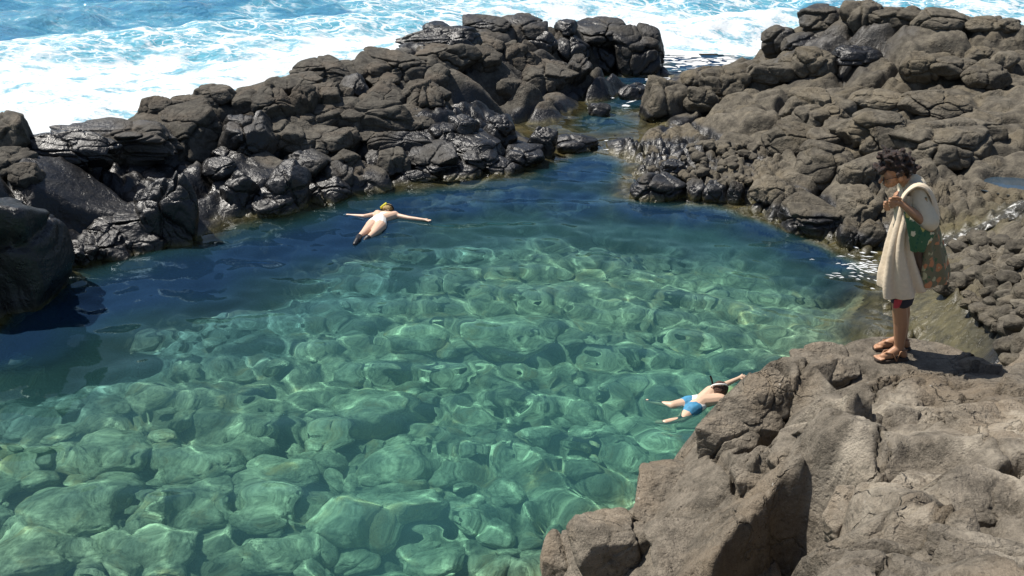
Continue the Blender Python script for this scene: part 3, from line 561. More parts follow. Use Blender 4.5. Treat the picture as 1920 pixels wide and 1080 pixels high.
RIGHT = [
 (1506,10,1582,48,'m','dark block second highest on the shelf crest'),(1582,4,1648,46,'d','square topped boulder highest on the shelf crest'),(1640,12,1722,46,'d','long rounded block right of the highest boulder'),
 (1716,16,1806,52,'d','wide hump on the crest with surf behind'),(1816,31,1870,54,'d','low crest rock at the upper right'),(1866,36,1908,54,'d','last small crest rock at the upper right'),
 (1432,48,1496,92,'m','tall rounded boulder at the surf end of the shelf'),(1472,62,1530,94,'m','pale faced rock inside the surf end of the shelf'),(1462,102,1502,130,'d','small block with a black front below the surf end'),
 (1492,88,1568,132,'d','holed boulder in front of the dark crest block'),(1572,86,1646,112,'w','shiny black low rock below the highest boulder'),(1692,99,1750,136,'d','boulder with a jet black left face'),
 (1816,116,1880,154,'d','dark angular block standing proud of the shelf'),(1812,88,1856,112,'d','rounded boulder above the dark angular block'),(1862,98,1900,126,'d','round boulder right of the dark angular block'),
 (1746,108,1814,138,'d','low boulder between the black faced boulder and the dark angular block'),(1398,119,1490,150,'d','long low boulder near the channel end of the shelf'),(1316,126,1402,178,'d','peaked pale boulder close to the channel'),
 (1286,160,1342,202,'d','round grey boulder above a black hollow'),(1280,132,1320,156,'d','small boulder at the edge of the channel foam'),(1472,168,1596,238,'d','elephant backed boulder, the smoothest on the shelf'),
 (1576,206,1696,274,'d','wide dome boulder right of the elephant backed one'),(1436,228,1530,284,'d','rounded boulder below left of the elephant backed one'),(1518,240,1582,274,'d','square block between two rounded boulders'),
 (1490,264,1596,326,'d','broad boulder with a worn front above the pool'),(1684,222,1836,290,'d','long sloping slab right of the narrow cleft'),(1794,212,1874,254,'d','block with a dark triangular face on the right of the shelf'),
 (1546,219,1586,246,'d','small dark stone wedged under the elephant backed boulder'),(1576,294,1634,342,'d','pitted boulder left of the man'),(1466,362,1576,428,'d','big rounded boulder resting at the pool edge'),
 (1572,352,1646,412,'d','boulder in two lobes left of the towel'),(1573,408,1616,460,'d','round dark boulder at the water left of the towel'),(1608,414,1650,456,'d','smaller dark boulder touching the towel at the water'),
 (1206,142,1290,222,'d','smooth sloping boulder on the channel bank'),(1600,168,1690,205,'d','flat pale boulder high on the middle of the shelf'),(1700,170,1810,212,'d','broad flat slab with a tiny puddle'),
 (1410,330,1480,372,'d','weathered boulder behind the row of small round rocks'),
]
for q in RIGHT: boulder(*q[:6], GR_, M_SHELF, rnd=.6, dep=.95)
# cobbles: many small rocks alike
rcb = np.random.default_rng(33); cob0 = {}
def cobbles(n, box, size, mat, wetv, label, group, skip):
    pr = []
    for k in range(n):
        px, py = rcb.uniform(box[0], box[2]), rcb.uniform(box[1], box[3]); p = hit(px, py, -.05)
        if skip(px, py, p): continue
        w_ = rcb.uniform(*size)*np.linalg.norm(p-CAM)/F_PX
        if len(pr) < 6: o = add_rock('cobble', 900+k+int(box[0]), (0, 0, 0), (1, rcb.uniform(.75, 1), rcb.uniform(.55, .8)), mat, 0., 4, .7, algae_z=1); o.data.attributes['wet'].data.foreach_set('value', np.full(len(o.data.vertices), wetv, np.float32)); pr.append(o)
        else: o = pr[k % 6].copy(); COL.objects.link(o)
        o.location = (p[0], p[1], p[2]+.02*w_); o.scale = (w_,)*3; o.rotation_euler = (rcb.uniform(-.3, .3), rcb.uniform(-.3, .3), rcb.uniform(0, 6.3)); tag(o, label, 'rock', group); recv(o)
def near(p, L, r): return seg_dist(np.array([p[0]]), np.array([p[1]]), L)[0] < r
cobbles(95, (1765,440,1935,690), (22,46), M_SHELF, .12, 'small dark rounded rock packed among others on the bank right of the man', 'small rocks on the bank right of the man', lambda px, py, p: px < 1700+.42*(py-430) or near(p, STREAM, .22) or near(p, GULLY, .2) or p[1] < 8.)
cobbles(55, (1215,270,1430,345), (14,30), M_SHELF, .15, 'small rounded rock among many alike at the foot of the shelf by the channel', 'small rocks at the foot of the shelf', lambda px, py, p: p[2] < -.02)
# rocks of the outcrop in front
GO = 'rocks of the outcrop the man stands on'
for x0, y0, x1, y1, lab, rnd, dep, dz, cr in ((1492,650,1612,745,'rounded block at the lip of the outcrop just left of the sandals',.3,.9,.14,3),(1452,812,1628,935,'domed block in the middle of the outcrop with a dark hollow below it',.25,.9,.18,4),
        (1552,925,1655,1048,'grey shield shaped slab beside the black cleft',.2,.9,.14,2),(1640,888,1795,1012,'pale slab below the pitted hollow',.2,.9,.16,4),(1768,888,1935,1012,'slab with a dark triangular facet on the right of the outcrop',.15,.9,.14,4),
        (1630,742,1785,858,'broad pale slab with small pits right below the sandals',.2,1.,.2,5),(1772,752,1940,898,'pale dusty slab where the shadow of the man ends',.2,1.,.2,5),(1560,1022,1765,1110,'low brown slab at the very front of the outcrop',.2,.9,.16,5),
        (1752,1000,1945,1110,'last pale slab of the outcrop nearest the viewer',.2,.9,.16,4),(1196,852,1424,1000,'large flat tilted slab sloping to the green water below the cracked rock',.08,1.,.16,2),(1226,962,1432,1110,'broad smooth slab at the front with the black overhang on its right',.08,1.,.16,3),(1022,1002,1130,1110,'low rock at the water tip of the outcrop under the brown angular rock',.2,.9,.06,2),(1376,842,1502,962,'wedge of cracked rock between the big left slab and the domed block',.15,.9,.16,3)):
    boulder(x0, y0, x1, y1, 'd', lab, GO, M_FORE, rnd=rnd, dep=dep, n=6, dz=dz, sink=.08, cr=cr)
for (x0, y0, x1, y1, lab, rnd, dep, sd) in ((1078,942,1240,1094,'brown angular rock with a dark pitted underside above the green water',.3,.8,61),
(1310,775,1424,890,'dark left end of the cracked rock beside the swimmer in blue trunks',.12,.8,12),(1352,732,1456,835,'middle piece of the cracked rock beside the swimmer in blue trunks',.15,.8,14),(1396,693,1492,800,'rounded top piece of the cracked rock nearest the outstretched arm',.35,.8,17),(1500,786,1606,830,'dark fronted stone set in the pale outcrop',.2,.7,21)):
    boulder(x0, y0, x1, y1, 'd', lab, 'rocks of the outcrop the man stands on', M_FORE, rnd=rnd, dep=dep, seed=sd, n=6, dz=-.24 if sd == 61 else -.06, sink=.06, cr=2, flat='steep' if sd == 61 else True)
# ------------------------------------------------------------------ rocks under the water
def under(px, py):
    """where a sight line bent at the water meets the pool floor"""
    d = ray(px, py); s = CAM+d*(-CAM_H/d[2]); c = -d[2]; k = 1/1.33
    t = np.array([d[0]*k, d[1]*k, -math.sqrt(1-k*k*(1-c*c))]); q = np.arange(0, 12, .03); p = s+t*q[:, None]
    return p[np.argmax(p[:, 2] < base(p[:, 0], p[:, 1])-.1)]
GU = 'rocks on the pool floor'; rs = np.random.default_rng(11)
SUB = [((215,850),120,'brown topped submerged boulder near the left edge of the pool'),((130,975),150,'long pale submerged slab lying diagonally in the clear shallows'),((212,1020),75,'round submerged stone right of the long pale slab'),
       ((375,975),80,'square submerged stone with a black shadow on its right'),((462,972),72,'pale rounded submerged stone right of the square one'),((300,1040),130,'wide submerged boulder veined with bright light lines'),
       ((385,880),130,'brown flecked submerged boulder in the middle of the clear shallows'),((520,910),140,'wide flat submerged slab below the middle of the pool'),((650,985),130,'rounded submerged boulder with a dark right side'),
       ((770,960),120,'dark submerged boulder breaking the ripples'),((60,1060),150,'brown submerged ledge in the corner nearest the viewer'),((780,640),120,'pale submerged boulder near the centre of the pool'),
       ((960,640),170,'biggest pale submerged dome at the centre of the pool'),((700,780),150,'submerged boulder with wavering outline left of centre'),((480,1060),100,'submerged stone at the near rim of the pool')]
for (px, py), wpx, lab in SUB:
    p = under(px, py); D = np.linalg.norm(p-CAM); wd = wpx*D/F_PX*1.05
    o = add_rock('submerged_rock', int(px+py), (p[0], p[1], p[2]+.12*wd), (wd, wd*.85, wd*.62), M_FLOOR, n=5, rnd=.7, algae_z=1, tone=rs.uniform(.65, .95), flat=False); tag(o, lab, 'rock', GU); recv(o)
protos = []
for k in range(420):
    px, py = rs.uniform(-40, 1500), 1085-680*rs.random()**1.15
    p = under(px, py)
    if base(p[0], p[1]) > -.75 or base(p[0], p[1]) < -2.1 or painted_dark(p[:1], p[1:2])[0] > .45 or (px > 1000 and py > 900): continue
    wd = .22*2.9**rs.random()*(.62 if py < 640 else .8 if py < 780 else 1.)
    if len(protos) < 14:
        o = add_rock('submerged_rock', 500+k, (0, 0, 0), (1, rs.uniform(.7, 1), rs.uniform(.5, .75)), M_FLOOR, n=5, rnd=.75, algae_z=1, tone=rs.uniform(.45, 1.), flat=False); protos.append(o)
    else:
        o = protos[k % 14].copy(); COL.objects.link(o)
    o.location = (p[0], p[1], p[2]+.14*wd); o.scale = (wd, wd, wd); o.rotation_euler = (rs.uniform(-.2, .2), rs.uniform(-.2, .2), rs.uniform(0, 6.3))
    tag(o, 'rounded greenish rock resting on the pool floor under clear rippled water', 'rock', GU); recv(o)
# ------------------------------------------------------------------ people
def hull_pts(p0, r0, p1, r1):
    V, _ = ico(2); return np.concatenate([V*r0+np.array(p0), V*r1+np.array(p1)])
def blob_mesh(name, parts, mat, parent=None, voxel=.008, smooth=6, noise=0., loc=None):
    """capsules that taper (p0,r0,p1,r1) and ellipsoids (centre, radii, tilt about y) fused into one skin"""
    bm = bmesh.new()
    for q in parts:
        if len(q) == 4:
            vs = [bm.verts.new(p) for p in hull_pts(q[0], q[1], q[2], q[3])]
            g = bmesh.ops.convex_hull(bm, input=vs); bmesh.ops.delete(bm, geom=list({v for v in g['geom_interior'] if isinstance(v, bmesh.types.BMVert)}), context='VERTS')
        else:
            V, Fc = ico(3); a = q[2]; R = np.array([[math.cos(a), 0, math.sin(a)], [0, 1, 0], [-math.sin(a), 0, math.cos(a)]])
            vs = [bm.verts.new(p) for p in (V*np.array(q[1])) @ R.T+np.array(q[0])]
            for f in Fc: bm.faces.new([vs[i] for i in f])
    me = bpy.data.meshes.new(name); bm.to_mesh(me); bm.free()
    o = bpy.data.objects.new(name, me); COL.objects.link(o)
    rm = o.modifiers.new('skin', 'REMESH'); rm.mode = 'VOXEL'; rm.voxel_size = voxel
    sm = o.modifiers.new('soft', 'SMOOTH'); sm.factor = .5; sm.iterations = smooth
    dg = bpy.context.evaluated_depsgraph_get(); new = bpy.data.meshes.new_from_object(o.evaluated_get(dg)); o.modifiers.clear(); o.data = new; new.name = name
    n = len(new.vertices); V = np.empty(n*3, np.float32); new.vertices.foreach_get('co', V); V = V.reshape(-1, 3)
    if noise:
        N = np.empty(n*3, np.float32); new.vertices.foreach_get('normal', N); N = N.reshape(-1, 3)
        V = V+N*(noise*fbm(*(V*7).T, o=3)+noise*.8*perlin(V[:, 0]*9, V[:, 1]*9, V[:, 2]*3))[:, None]; new.vertices.foreach_set('co', V.astype(np.float32).ravel())
    new.materials.clear(); new.materials.append(mat); new.polygons.foreach_set('use_smooth', [True]*len(new.polygons)); new.update()
    if parent: o.parent = parent
    return o
def tube(name, pts, r, mat, parent=None, k=8):
    """a bent rod through pts"""
    P = np.array(pts, float); V = []; rr = r if isinstance(r, (list, tuple)) else [r]*len(P)
    for i in range(len(P)):
        t = P[min(i+1, len(P)-1)]-P[max(i-1, 0)]; t = t/np.linalg.norm(t); a = np.cross(t, (0.3, .2, 1) if abs(t[2]) < .9 else (1, 0, 0)); a /= np.linalg.norm(a); b = np.cross(t, a)
        for j in range(k): V.append(P[i]+rr[i]*(a*math.cos(6.2832*j/k)+b*math.sin(6.2832*j/k)))
    Fc = [(i*k+j, i*k+(j+1) % k, (i+1)*k+(j+1) % k, (i+1)*k+j) for i in range(len(P)-1) for j in range(k)]
    o = mesh(name, np.array(V), np.array(Fc), mat, parent=parent); return o
def cloth(name, rows, mat, parent, thick=.008, nu=50, sub=6, fold=.0, nf=7, ph=0.):
    """rows of 3-D points (top to bottom) spanned smoothly, with pleats that deepen downwards"""
    R = np.array(rows, float); a, b, _ = R.shape
    def cr(P, t):
        i = np.clip(np.floor(t).astype(int), 0, len(P)-2); f = (t-i).reshape((-1,)+(1,)*(P.ndim-1)); g = lambda j: P[np.clip(j, 0, len(P)-1)]
        p0, p1, p2, p3 = g(i-1), g(i), g(i+1), g(i+2)
        return .5*(2*p1+(p2-p0)*f+(2*p0-5*p1+4*p2-p3)*f*f+(3*p1-p0-3*p2+p3)*f**3)
    nv = (a-1)*sub+1; G = cr(R, np.linspace(0, a-1, nv)); G = cr(G.swapaxes(0, 1), np.linspace(0, b-1, nu)).swapaxes(0, 1)
    du = np.gradient(G, axis=1); dv = np.gradient(G, axis=0); N = np.cross(du, dv); N /= np.linalg.norm(N, axis=2)[..., None]+1e-9
    u = np.linspace(0, 1, nu)[None, :]; v = np.linspace(0, 1, nv)[:, None]
    w = np.sin(nf*6.283*(u+.05*np.sin(3*v+ph))+ph+1.2*v)+.5*np.sin(nf*11.1*u+2+ph-2*v)
    G = G+N*(fold*(.3+.7*v)*w)[..., None]+N*(.004*fbm(G[..., 0]*14, G[..., 1]*14, G[..., 2]*14, 3))[..., None]
    i = np.arange(nv*nu).reshape(nv, nu); Fc = np.stack([i[:-1, :-1], i[:-1, 1:], i[1:, 1:], i[1:, :-1]], -1).reshape(-1, 4)
    o = mesh(name, G.reshape(-1, 3), Fc, mat, parent=parent)
    m_ = o.modifiers.new('thick', 'SOLIDIFY'); m_.thickness = thick; m_.offset = 0; return o
def person(name, label, loc, group=None):
    o = bpy.data.objects.new('person', None); COL.objects.link(o); o.location = loc; tag(o, label, 'person', group); return o
SK_MAN = simple('skin_tanned', (.36,.19,.105), .5, .12, 25, .004)
SK_W = simple('skin_fair', (.62,.42,.30), .45, .1, 25, .004)
SK_B = simple('skin_pale', (.58,.40,.28), .45, .1, 25, .004)
CREAM = simple('towel_cream', (.64,.53,.39), .95, .14, 40, .006)
SHIRT = simple('shirt_cream', (.58,.50,.37), .95, .12, 40, .006)
NAVY = simple('cloth_navy', (.02,.022,.035), .85, .2, 40)
RED = simple('cloth_red', (.45,.05,.06), .8, .2, 40)
LEATHER = simple('leather', (.20,.10,.05), .7, .25, 50, .002)
SOLE = simple('sole', (.055,.04,.03), .9, .2, 50)
BLACK = simple('rubber_black', (.012,.012,.014), .45, .1, 30)
WHITE = simple('cloth_white', (.78,.76,.72), .9, .06, 40)
BLUE = simple('trunks_blue', (.04,.20,.34), .7, .7, 18)
YELLOW = simple('plastic_yellow', (.72,.66,.05), .4, .1, 30)
def hair_mat(name, a, b):
    m = NT(name); p = m.n('ShaderNodeTexCoord').outputs['Object']; f = m.noise(p, 60., 4, .7); return m.done(m.bsdf(Base_Color=m.mix(m.ramp(f, .4, .7), a, b), Roughness=.6, Normal=m.bump(f, 1., .02)))
HAIR = hair_mat('hair_dark', (.008,.005,.004), (.07,.03,.018)); HAIR_B = hair_mat('hair_brown', (.03,.014,.008), (.16,.07,.035)); HAIR_W = hair_mat('hair_fair', (.30,.20,.07), (.62,.47,.22))
def floral(name, ground, petal, petal2, leaf):
    m = NT(name); p = m.n('ShaderNodeTexCoord').outputs['Object']; wob = m.n('ShaderNodeTexNoise'); m.put(wob.inputs['Vector'], p); wob.inputs['Scale'].default_value = 22
    ad = m.n('ShaderNodeVectorMath', operation='MULTIPLY_ADD'); m.put(ad.inputs[0], wob.outputs['Color']); ad.inputs[1].default_value = (.05, .05, .05); m.put(ad.inputs[2], p); v = ad.outputs[0]
    d = m.voro(v, 13.); idc = m.voro(v, 13., 'F1', 'Color'); sp = m.n('ShaderNodeSeparateColor'); m.put(sp.inputs[0], idc)
    c = m.mix(m.ramp(m.voro(v, 24.), .32, .22), ground, leaf); pet = m.mix(m.math('GREATER_THAN', sp.outputs[0], .5), petal, petal2)
    c = m.mix(m.ramp(d, .42, .34), c, pet); c = m.mix(m.ramp(d, .15, .10), c, petal2)
    return m.done(m.bsdf(Base_Color=c, Roughness=.95, Normal=m.bump(m.noise(p, 60.), .4, .006)))
FLORAL = floral('floral_green', (.045,.12,.055), (.62,.56,.38), (.5,.4,.12), (.02,.09,.05)); FLORAL2 = floral('floral_brown', (.17,.15,.085), (.48,.20,.09), (.42,.38,.22), (.07,.13,.06))
# --- the man on the outcrop, facing left, holding a towel round his shoulders
FZ = FOOT_Z; man = person('person', 'curly haired man in sandals standing on the outcrop with a towel round his shoulders', (FEET[0], FEET[1], FZ+.012))
def px2(px, py, y): return ((px-1685)/245.+.48*y, y, (668-py)/226.-.44*y)
def fingers(hx, hy, hz, s=1.):
    o = []
    for k in range(4):
        z = hz+.030-.021*k; l = (.028, .033, .031, .025)[k]
        a = (hx-.030, hy-.012, z); b = (hx-.030-l, hy-.016+.004*k, z-.006); c = (hx-.034-l*.75, hy+.016, z-.012); d = (hx-.030-l*.15, hy+.030, z-.014)
        o += [(a, .0105, b, .0098), (b, .0098, c, .0092), (c, .0092, d, .0082)]
    o += [((hx+.01, hy-.024, hz+.030), .013, (hx-.022, hy-.034, hz+.046), .011), ((hx-.022, hy-.034, hz+.046), .011, (hx-.048, hy-.028, hz+.044), .009)]
    return o
nh = px2(1688, 389, -.245)
body = [((.04,-.085,.88),.088,(-.035,-.095,.47),.060),((-.035,-.095,.47),.058,(-.02,-.09,.30),.057),((-.02,-.09,.30),.055,(-.03,-.085,.085),.036),
        ((.08,.085,.88),.088,(.045,.09,.47),.060),((.045,.09,.47),.058,(.063,.09,.30),.056),((.063,.09,.30),.055,(.058,.085,.085),.036),
        ((-.03,-.085,.085),.038,(.0,-.085,.035),.034),((-.03,-.085,.08),.036,(-.10,-.105,.045),.032),((-.10,-.105,.04),.033,(-.165,-.118,.026),.026),
        ((.058,.085,.085),.038,(.085,.085,.035),.034),((.058,.085,.08),.036,(-.05,.08,.045),.032),((-.05,.08,.04),.033,(-.115,.075,.026),.026),
        ((.08,-.05,.92),.115,(.08,.05,.92),.115),((.085,0,.95),.12,(.11,0,1.20),.135),((.10,-.06,1.22),.125,(.10,.06,1.22),.125),((.09,-.15,1.39),.06,(.13,.15,1.35),.06),
        ((.12,0,1.36),.075,(.03,0,1.46),.056),
        ((.08,-.17,1.39),.055,(.125,-.25,1.145),.043),((.125,-.25,1.145),.044,(.01,-.262,1.25),.037),((.01,-.262,1.25),.037,(nh[0]+.02,-.245,nh[2]-.012),.026),
        ((nh[0]+.02,-.245,nh[2]-.01),.028,(nh[0]-.022,-.246,nh[2]),.027),((nh[0]-.01,-.235,nh[2]+.02),.02,(nh[0]-.012,-.235,nh[2]-.026),.019),
        ((.135,.17,1.335),.055,(.17,.27,1.09),.043),((.17,.27,1.09),.042,(.0,.09,1.20),.030),((.0,.09,1.20),.028,(-.05,.02,1.225),.028),((-.05,.02,1.245),.019,(-.052,.02,1.205),.019)]
body += fingers(*nh)+fingers(-.05, .0, 1.225)
for fx, fy in ((-.165,-.118),(-.115,.075)):
    for k, (dy, ln, r) in enumerate(((-.030,.050,.0125),(-.010,.050,.0095),(.007,.044,.009),(.022,.036,.0085),(.035,.026,.008))):
        sg = 1 if fy < 0 else -1; body.append(((fx-.0, fy-sg*dy*.9, .022), r, (fx-ln, fy-sg*dy, .014), r*.95))
head = [((.012,0,1.535),(.098,.080,.092),-.6),((-.03,0,1.465),(.062,.064,.085),-.62),((-.022,0,1.405),.034,(-.045,0,1.395),.026),
        ((-.088,0,1.452),.012,(-.106,0,1.418),.0155),((-.072,-.024,1.468),.017,(-.072,.024,1.468),.017),((-.075,-.016,1.405),.010,(-.075,.016,1.405),.010),((-.072,-.014,1.393),.009,(-.072,.014,1.393),.009),
        ((.018,-.078,1.475),(.024,.012,.034),-.5),((.018,.078,1.475),(.024,.012,.034),-.5),((-.045,-.040,1.432),.026,(-.045,.040,1.432),.026)]
head = [tuple(tuple(c-.04*(k==0) for k, c in enumerate(v)) if isinstance(v, tuple) and (n_ == 0 or len(q) == 4) else v for n_, v in enumerate(q)) for q in head]
blob_mesh('body', body+head, SK_MAN, man, .0052, 5)
rh = np.random.default_rng(9); hp = []
for k in range(260):
    v = rh.normal(size=3); v /= np.linalg.norm(v)
    if v @ np.array([-.80, 0, -.60]) > .30 or v[2] < -.62: continue
    c = np.array([-.028, 0, 1.548])+v*np.array([.112, .098, .104])*rh.uniform(.92, 1.22); hp.append((tuple(c), rh.uniform(.013, .024), tuple(c+rh.normal(size=3)*.022), rh.uniform(.008, .016)))
for k in range(26):
    c = np.array([rh.uniform(-.175, -.125), rh.uniform(-.075, .075), rh.uniform(1.50, 1.56)]); hp.append((tuple(c), .018, tuple(c+np.array([-.012, 0, -.022])*rh.uniform(.3, 1.2)), .010))
blob_mesh('hair', hp+[((-.02,0,1.552),(.103,.088,.098),-.5)], HAIR, man, .0065, 1, .008)
for y in (-.031, .031):
    a = [(-.130+.004*math.cos(t), y+.024*math.cos(t), 1.447+.020*math.sin(t)) for t in np.linspace(0, 6.283, 17)]
    if y < 0: gl = bpy.data.objects.new('glasses', None); COL.objects.link(gl); gl.parent = man
    tube('rim', a, .0025, BLACK, gl, 6); mesh('lens', np.array(a[:-1]+[(-.130, y, 1.447)]), np.array([(i, (i+1) % 16, 16) for i in range(16)]), BLACK, parent=gl)
    tube('temple', [(-.126, y*1.75, 1.452), (-.07, y*2.45, 1.475), (-.02, y*2.55, 1.487)], .003, BLACK, gl, 6)
blob_mesh('shirt', [((.09,-.03,1.0),.135,(.09,.03,1.0),.135),((.10,0,1.0),.14,(.12,0,1.2),.15),((.12,-.07,1.24),.135,(.12,.07,1.22),.135),((.09,-.15,1.38),.078,(.13,.15,1.345),.078),((.085,-.165,1.385),.080,(.108,-.225,1.215),.084),((.108,-.225,1.215),.084,(.115,-.235,1.185),.088),
        ((.135,.165,1.335),.078,(.155,.225,1.185),.084),((.13,0,1.38),.085,(.085,0,1.42),.075),((.09,-.12,1.37),.09,(.13,.10,1.36),.09)], SHIRT, man, .010, 5, .012)
sh = blob_mesh('shorts', [((.085,-.06,.90),.13,(.085,.06,.90),.13),((.05,-.08,.86),.115,(-.015,-.093,.50),.09),((.08,.08,.86),.12,(.055,.092,.50),.09)], NAVY, man, .010, 4, .007)
cloth('red_panel', [[px2(1681,568,-.178), px2(1690,566,-.192), px2(1697,565,-.186)], [px2(1680,575,-.180), px2(1687,576,-.194), px2(1694,574,-.190)], [px2(1679,583,-.176), px2(1684,584,-.188), px2(1690,582,-.188)]], RED, sh, .006, 12, 4)
for fx, fy, hx in ((-.165,-.118,.0),(-.115,.075,.085)):
    sd = bpy.data.objects.new('sandal', None); COL.objects.link(sd); sd.parent = man
    hy = -.085 if fy < 0 else .085; ax = np.array([fx-.055-hx-.04, fy-hy]); L = np.linalg.norm(ax); ax /= L; nx_ = np.array([-ax[1], ax[0]]); o0 = np.array([hx+.035, hy])
    pr = [(0,.0),(.02,.026),(.08,.036),(.45,.036),(.72,.050),(.90,.045),(.98,.026),(1.0,0)]; ring = [(t*L, w_) for t, w_ in pr]+[(t*L, -w_) for t, w_ in pr[-2:0:-1]]
    V = []; k = len(ring)
    for z in (-.022, -.002):
        for t, w_ in ring: q = o0+ax*t+nx_*w_; V.append((q[0], q[1], z))
    bm = bmesh.new(); vs = [bm.verts.new(v) for v in V]; bm.faces.new(vs[:k][::-1]); bm.faces.new(vs[k:])
    for i in range(k): bm.faces.new((vs[i], vs[(i+1) % k], vs[k+(i+1) % k], vs[k+i]))
    bmesh.ops.recalc_face_normals(bm, faces=bm.faces); me = bpy.data.meshes.new('sole'); bm.to_mesh(me); bm.free(); me.materials.append(SOLE); so_ = bpy.data.objects.new('sole', me); COL.objects.link(so_); so_.parent = sd; so_.location.z = .012
    toe = o0+ax*L*.86
    for sg in (1, -1):
        a_ = o0+ax*L*.42+nx_*.043*sg; b_ = o0+ax*L*.12+nx_*.036*sg
        tube('strap', [(toe[0], toe[1], .012), (*(toe*.6+a_*.4), .062), (*(toe*.25+a_*.75), .060), (a_[0], a_[1], .0)], .0065, LEATHER, sd)
        tube('strap', [(a_[0], a_[1], .0), (*(a_*.6+b_*.4), .075), (b_[0]+.012, b_[1], .085)], .0055, LEATHER, sd)
# the towel he holds: a thing of its own
tw = bpy.data.objects.new('towel', None); COL.objects.link(tw); tw.location = man.location; tag(tw, 'long cream towel with green floral lining hanging from the shoulders of the man', 'towel')
def frow(py, xl, xr, bul=.10, far=.14, y0=-.10):
    z = (668-py)/226.+.085; l = (xl+5-1685)/245.; r = (xr+12-1685)/245.; w_ = r-l
    return [(l+.10, far+.04, z), (l+.03, far*.6, z)]+[(x+.48*y, y, z) for x, y in ((l, y0*.1), (l+.14*w_, y0-bul*.75), (l+.5*w_, y0-bul*1.25), (l+.8*w_, y0-bul*1.15), (r, y0-bul*.75))]
cloth('front_drape', [frow(378,1688,1716,.05,.05,-.13),frow(400,1684,1714,.055,.09,-.13),frow(425,1678,1706,.075,.13,-.12),frow(452,1670,1703,.09,.15,-.12),frow(482,1662,1708,.10,.16,-.12),frow(515,1655,1720,.11,.17,-.11),frow(545,1648,1733,.12,.18,-.10),
                      [(a+.0, b, c+(.0,.0,.0,-.01,-.0,.045,.075)[i]) for i, (a, b, c) in enumerate(frow(562,1648,1735,.12,.18,-.10))]], CREAM, tw, .010, 80, 7, .020, 5, .6)
def srow(x0, y0, x1, y1): return [px2(x0, y0, -.255), px2(x0+(x1-x0)*.3, y0+(y1-y0)*.3-2, -.19), px2(x0+(x1-x0)*.6, y0+(y1-y0)*.6-3, -.09), px2(x1, y1, .04), px2(x1-2, y1+6, .17)]
cloth('shoulder_fold', [srow(1690,398,1690,392), srow(1697,382,1694,378), srow(1709,368,1700,364), srow(1723,361,1710,354), srow(1739,365,1722,353), srow(1751,380,1736,362), srow(1757,402,1748,384), srow(1760,424,1757,412)], CREAM, tw, .014, 44, 7, .010, 3, .3)
def brow(py, xl, xr, yn=-.235):
    z = (668-py)/226.+.095; l = (xl-10-1685)/245.; r = (xr-14-1685)/245.
    return [(x+.48*min(y, 0), y, z) for x, y in ((l, yn), (l+(r-l)*.45, yn-.012), (l+(r-l)*.85, yn+.06), (r, yn+.16), (r-.02, yn+.30))]
cloth('back_drape', [brow(378,1747,1757),brow(398,1751,1762),brow(425,1753,1768),brow(455,1750,1775),brow(485,1745,1783),brow(510,1742,1789),brow(530,1741,1793),brow(542,1742,1793)], FLORAL2, tw, .009, 46, 7, .013, 3, 1.4)
cloth('inner_fold', [[px2(1700,408,-.29), px2(1709,416,-.305), px2(1722,428,-.31), px2(1740,442,-.29), px2(1755,446,-.25)], [px2(1703,426,-.29), px2(1711,440,-.31), px2(1722,450,-.325), px2(1738,456,-.30), px2(1752,456,-.26)],
                     [px2(1707,448,-.285), px2(1714,460,-.30), px2(1723,473,-.318), px2(1736,472,-.30), px2(1746,466,-.27)], [px2(1711,470,-.28), px2(1716,479,-.295), px2(1723,482,-.30), px2(1732,479,-.29), px2(1740,472,-.27)]], FLORAL, tw, .009, 40, 8, .010, 2, .2)
cloth('side_fold', [[px2(1708,470,-.20), px2(1722,476,-.22), px2(1745,462,-.20), px2(1754,455,-.15)], [px2(1714,495,-.19), px2(1724,500,-.22), px2(1742,495,-.20), px2(1752,490,-.14)], [px2(1722,520,-.18), px2(1730,522,-.21), px2(1741,522,-.19), px2(1750,520,-.13)], [px2(1730,540,-.17), px2(1735,541,-.19), px2(1741,540,-.18), px2(1749,536,-.12)]],
      simple('towel_shaded', (.10,.065,.045), .95, .25, 25, .006), tw, .009, 30, 7, .012, 3, 2.)  # shaded inside of the towel, the shade put into its brown
def settle(root, y0, p0):
    # leaning stance: the upright sketch is laid into the plane through his feet as the photograph shows him
    for o in root.children_recursive:
        if o.type != 'MESH': continue
        k = len(o.data.vertices); V = np.empty(k*3, np.float32); o.data.vertices.foreach_get('co', V); V = V.reshape(-1, 3).astype(float); off = np.array(o.location)
        W = V+off; px, py = 1685+245*W[:, 0], 664-226*W[:, 2]
        u, v = (px-960)/F_PX, (540-py)/F_PX; t = y0/(CP+v*SP); X, Z = u*t, CAM_H+(v*CP-SP)*t
        N = np.stack([X-p0[0], W[:, 1], Z-p0[2]], -1)-off; o.data.vertices.foreach_set('co', N.astype(np.float32).ravel()); o.data.update()
settle(man, FEET[1], (FEET[0], FEET[1], FOOT_Z)); settle(tw, FEET[1], (FEET[0], FEET[1], FOOT_Z))
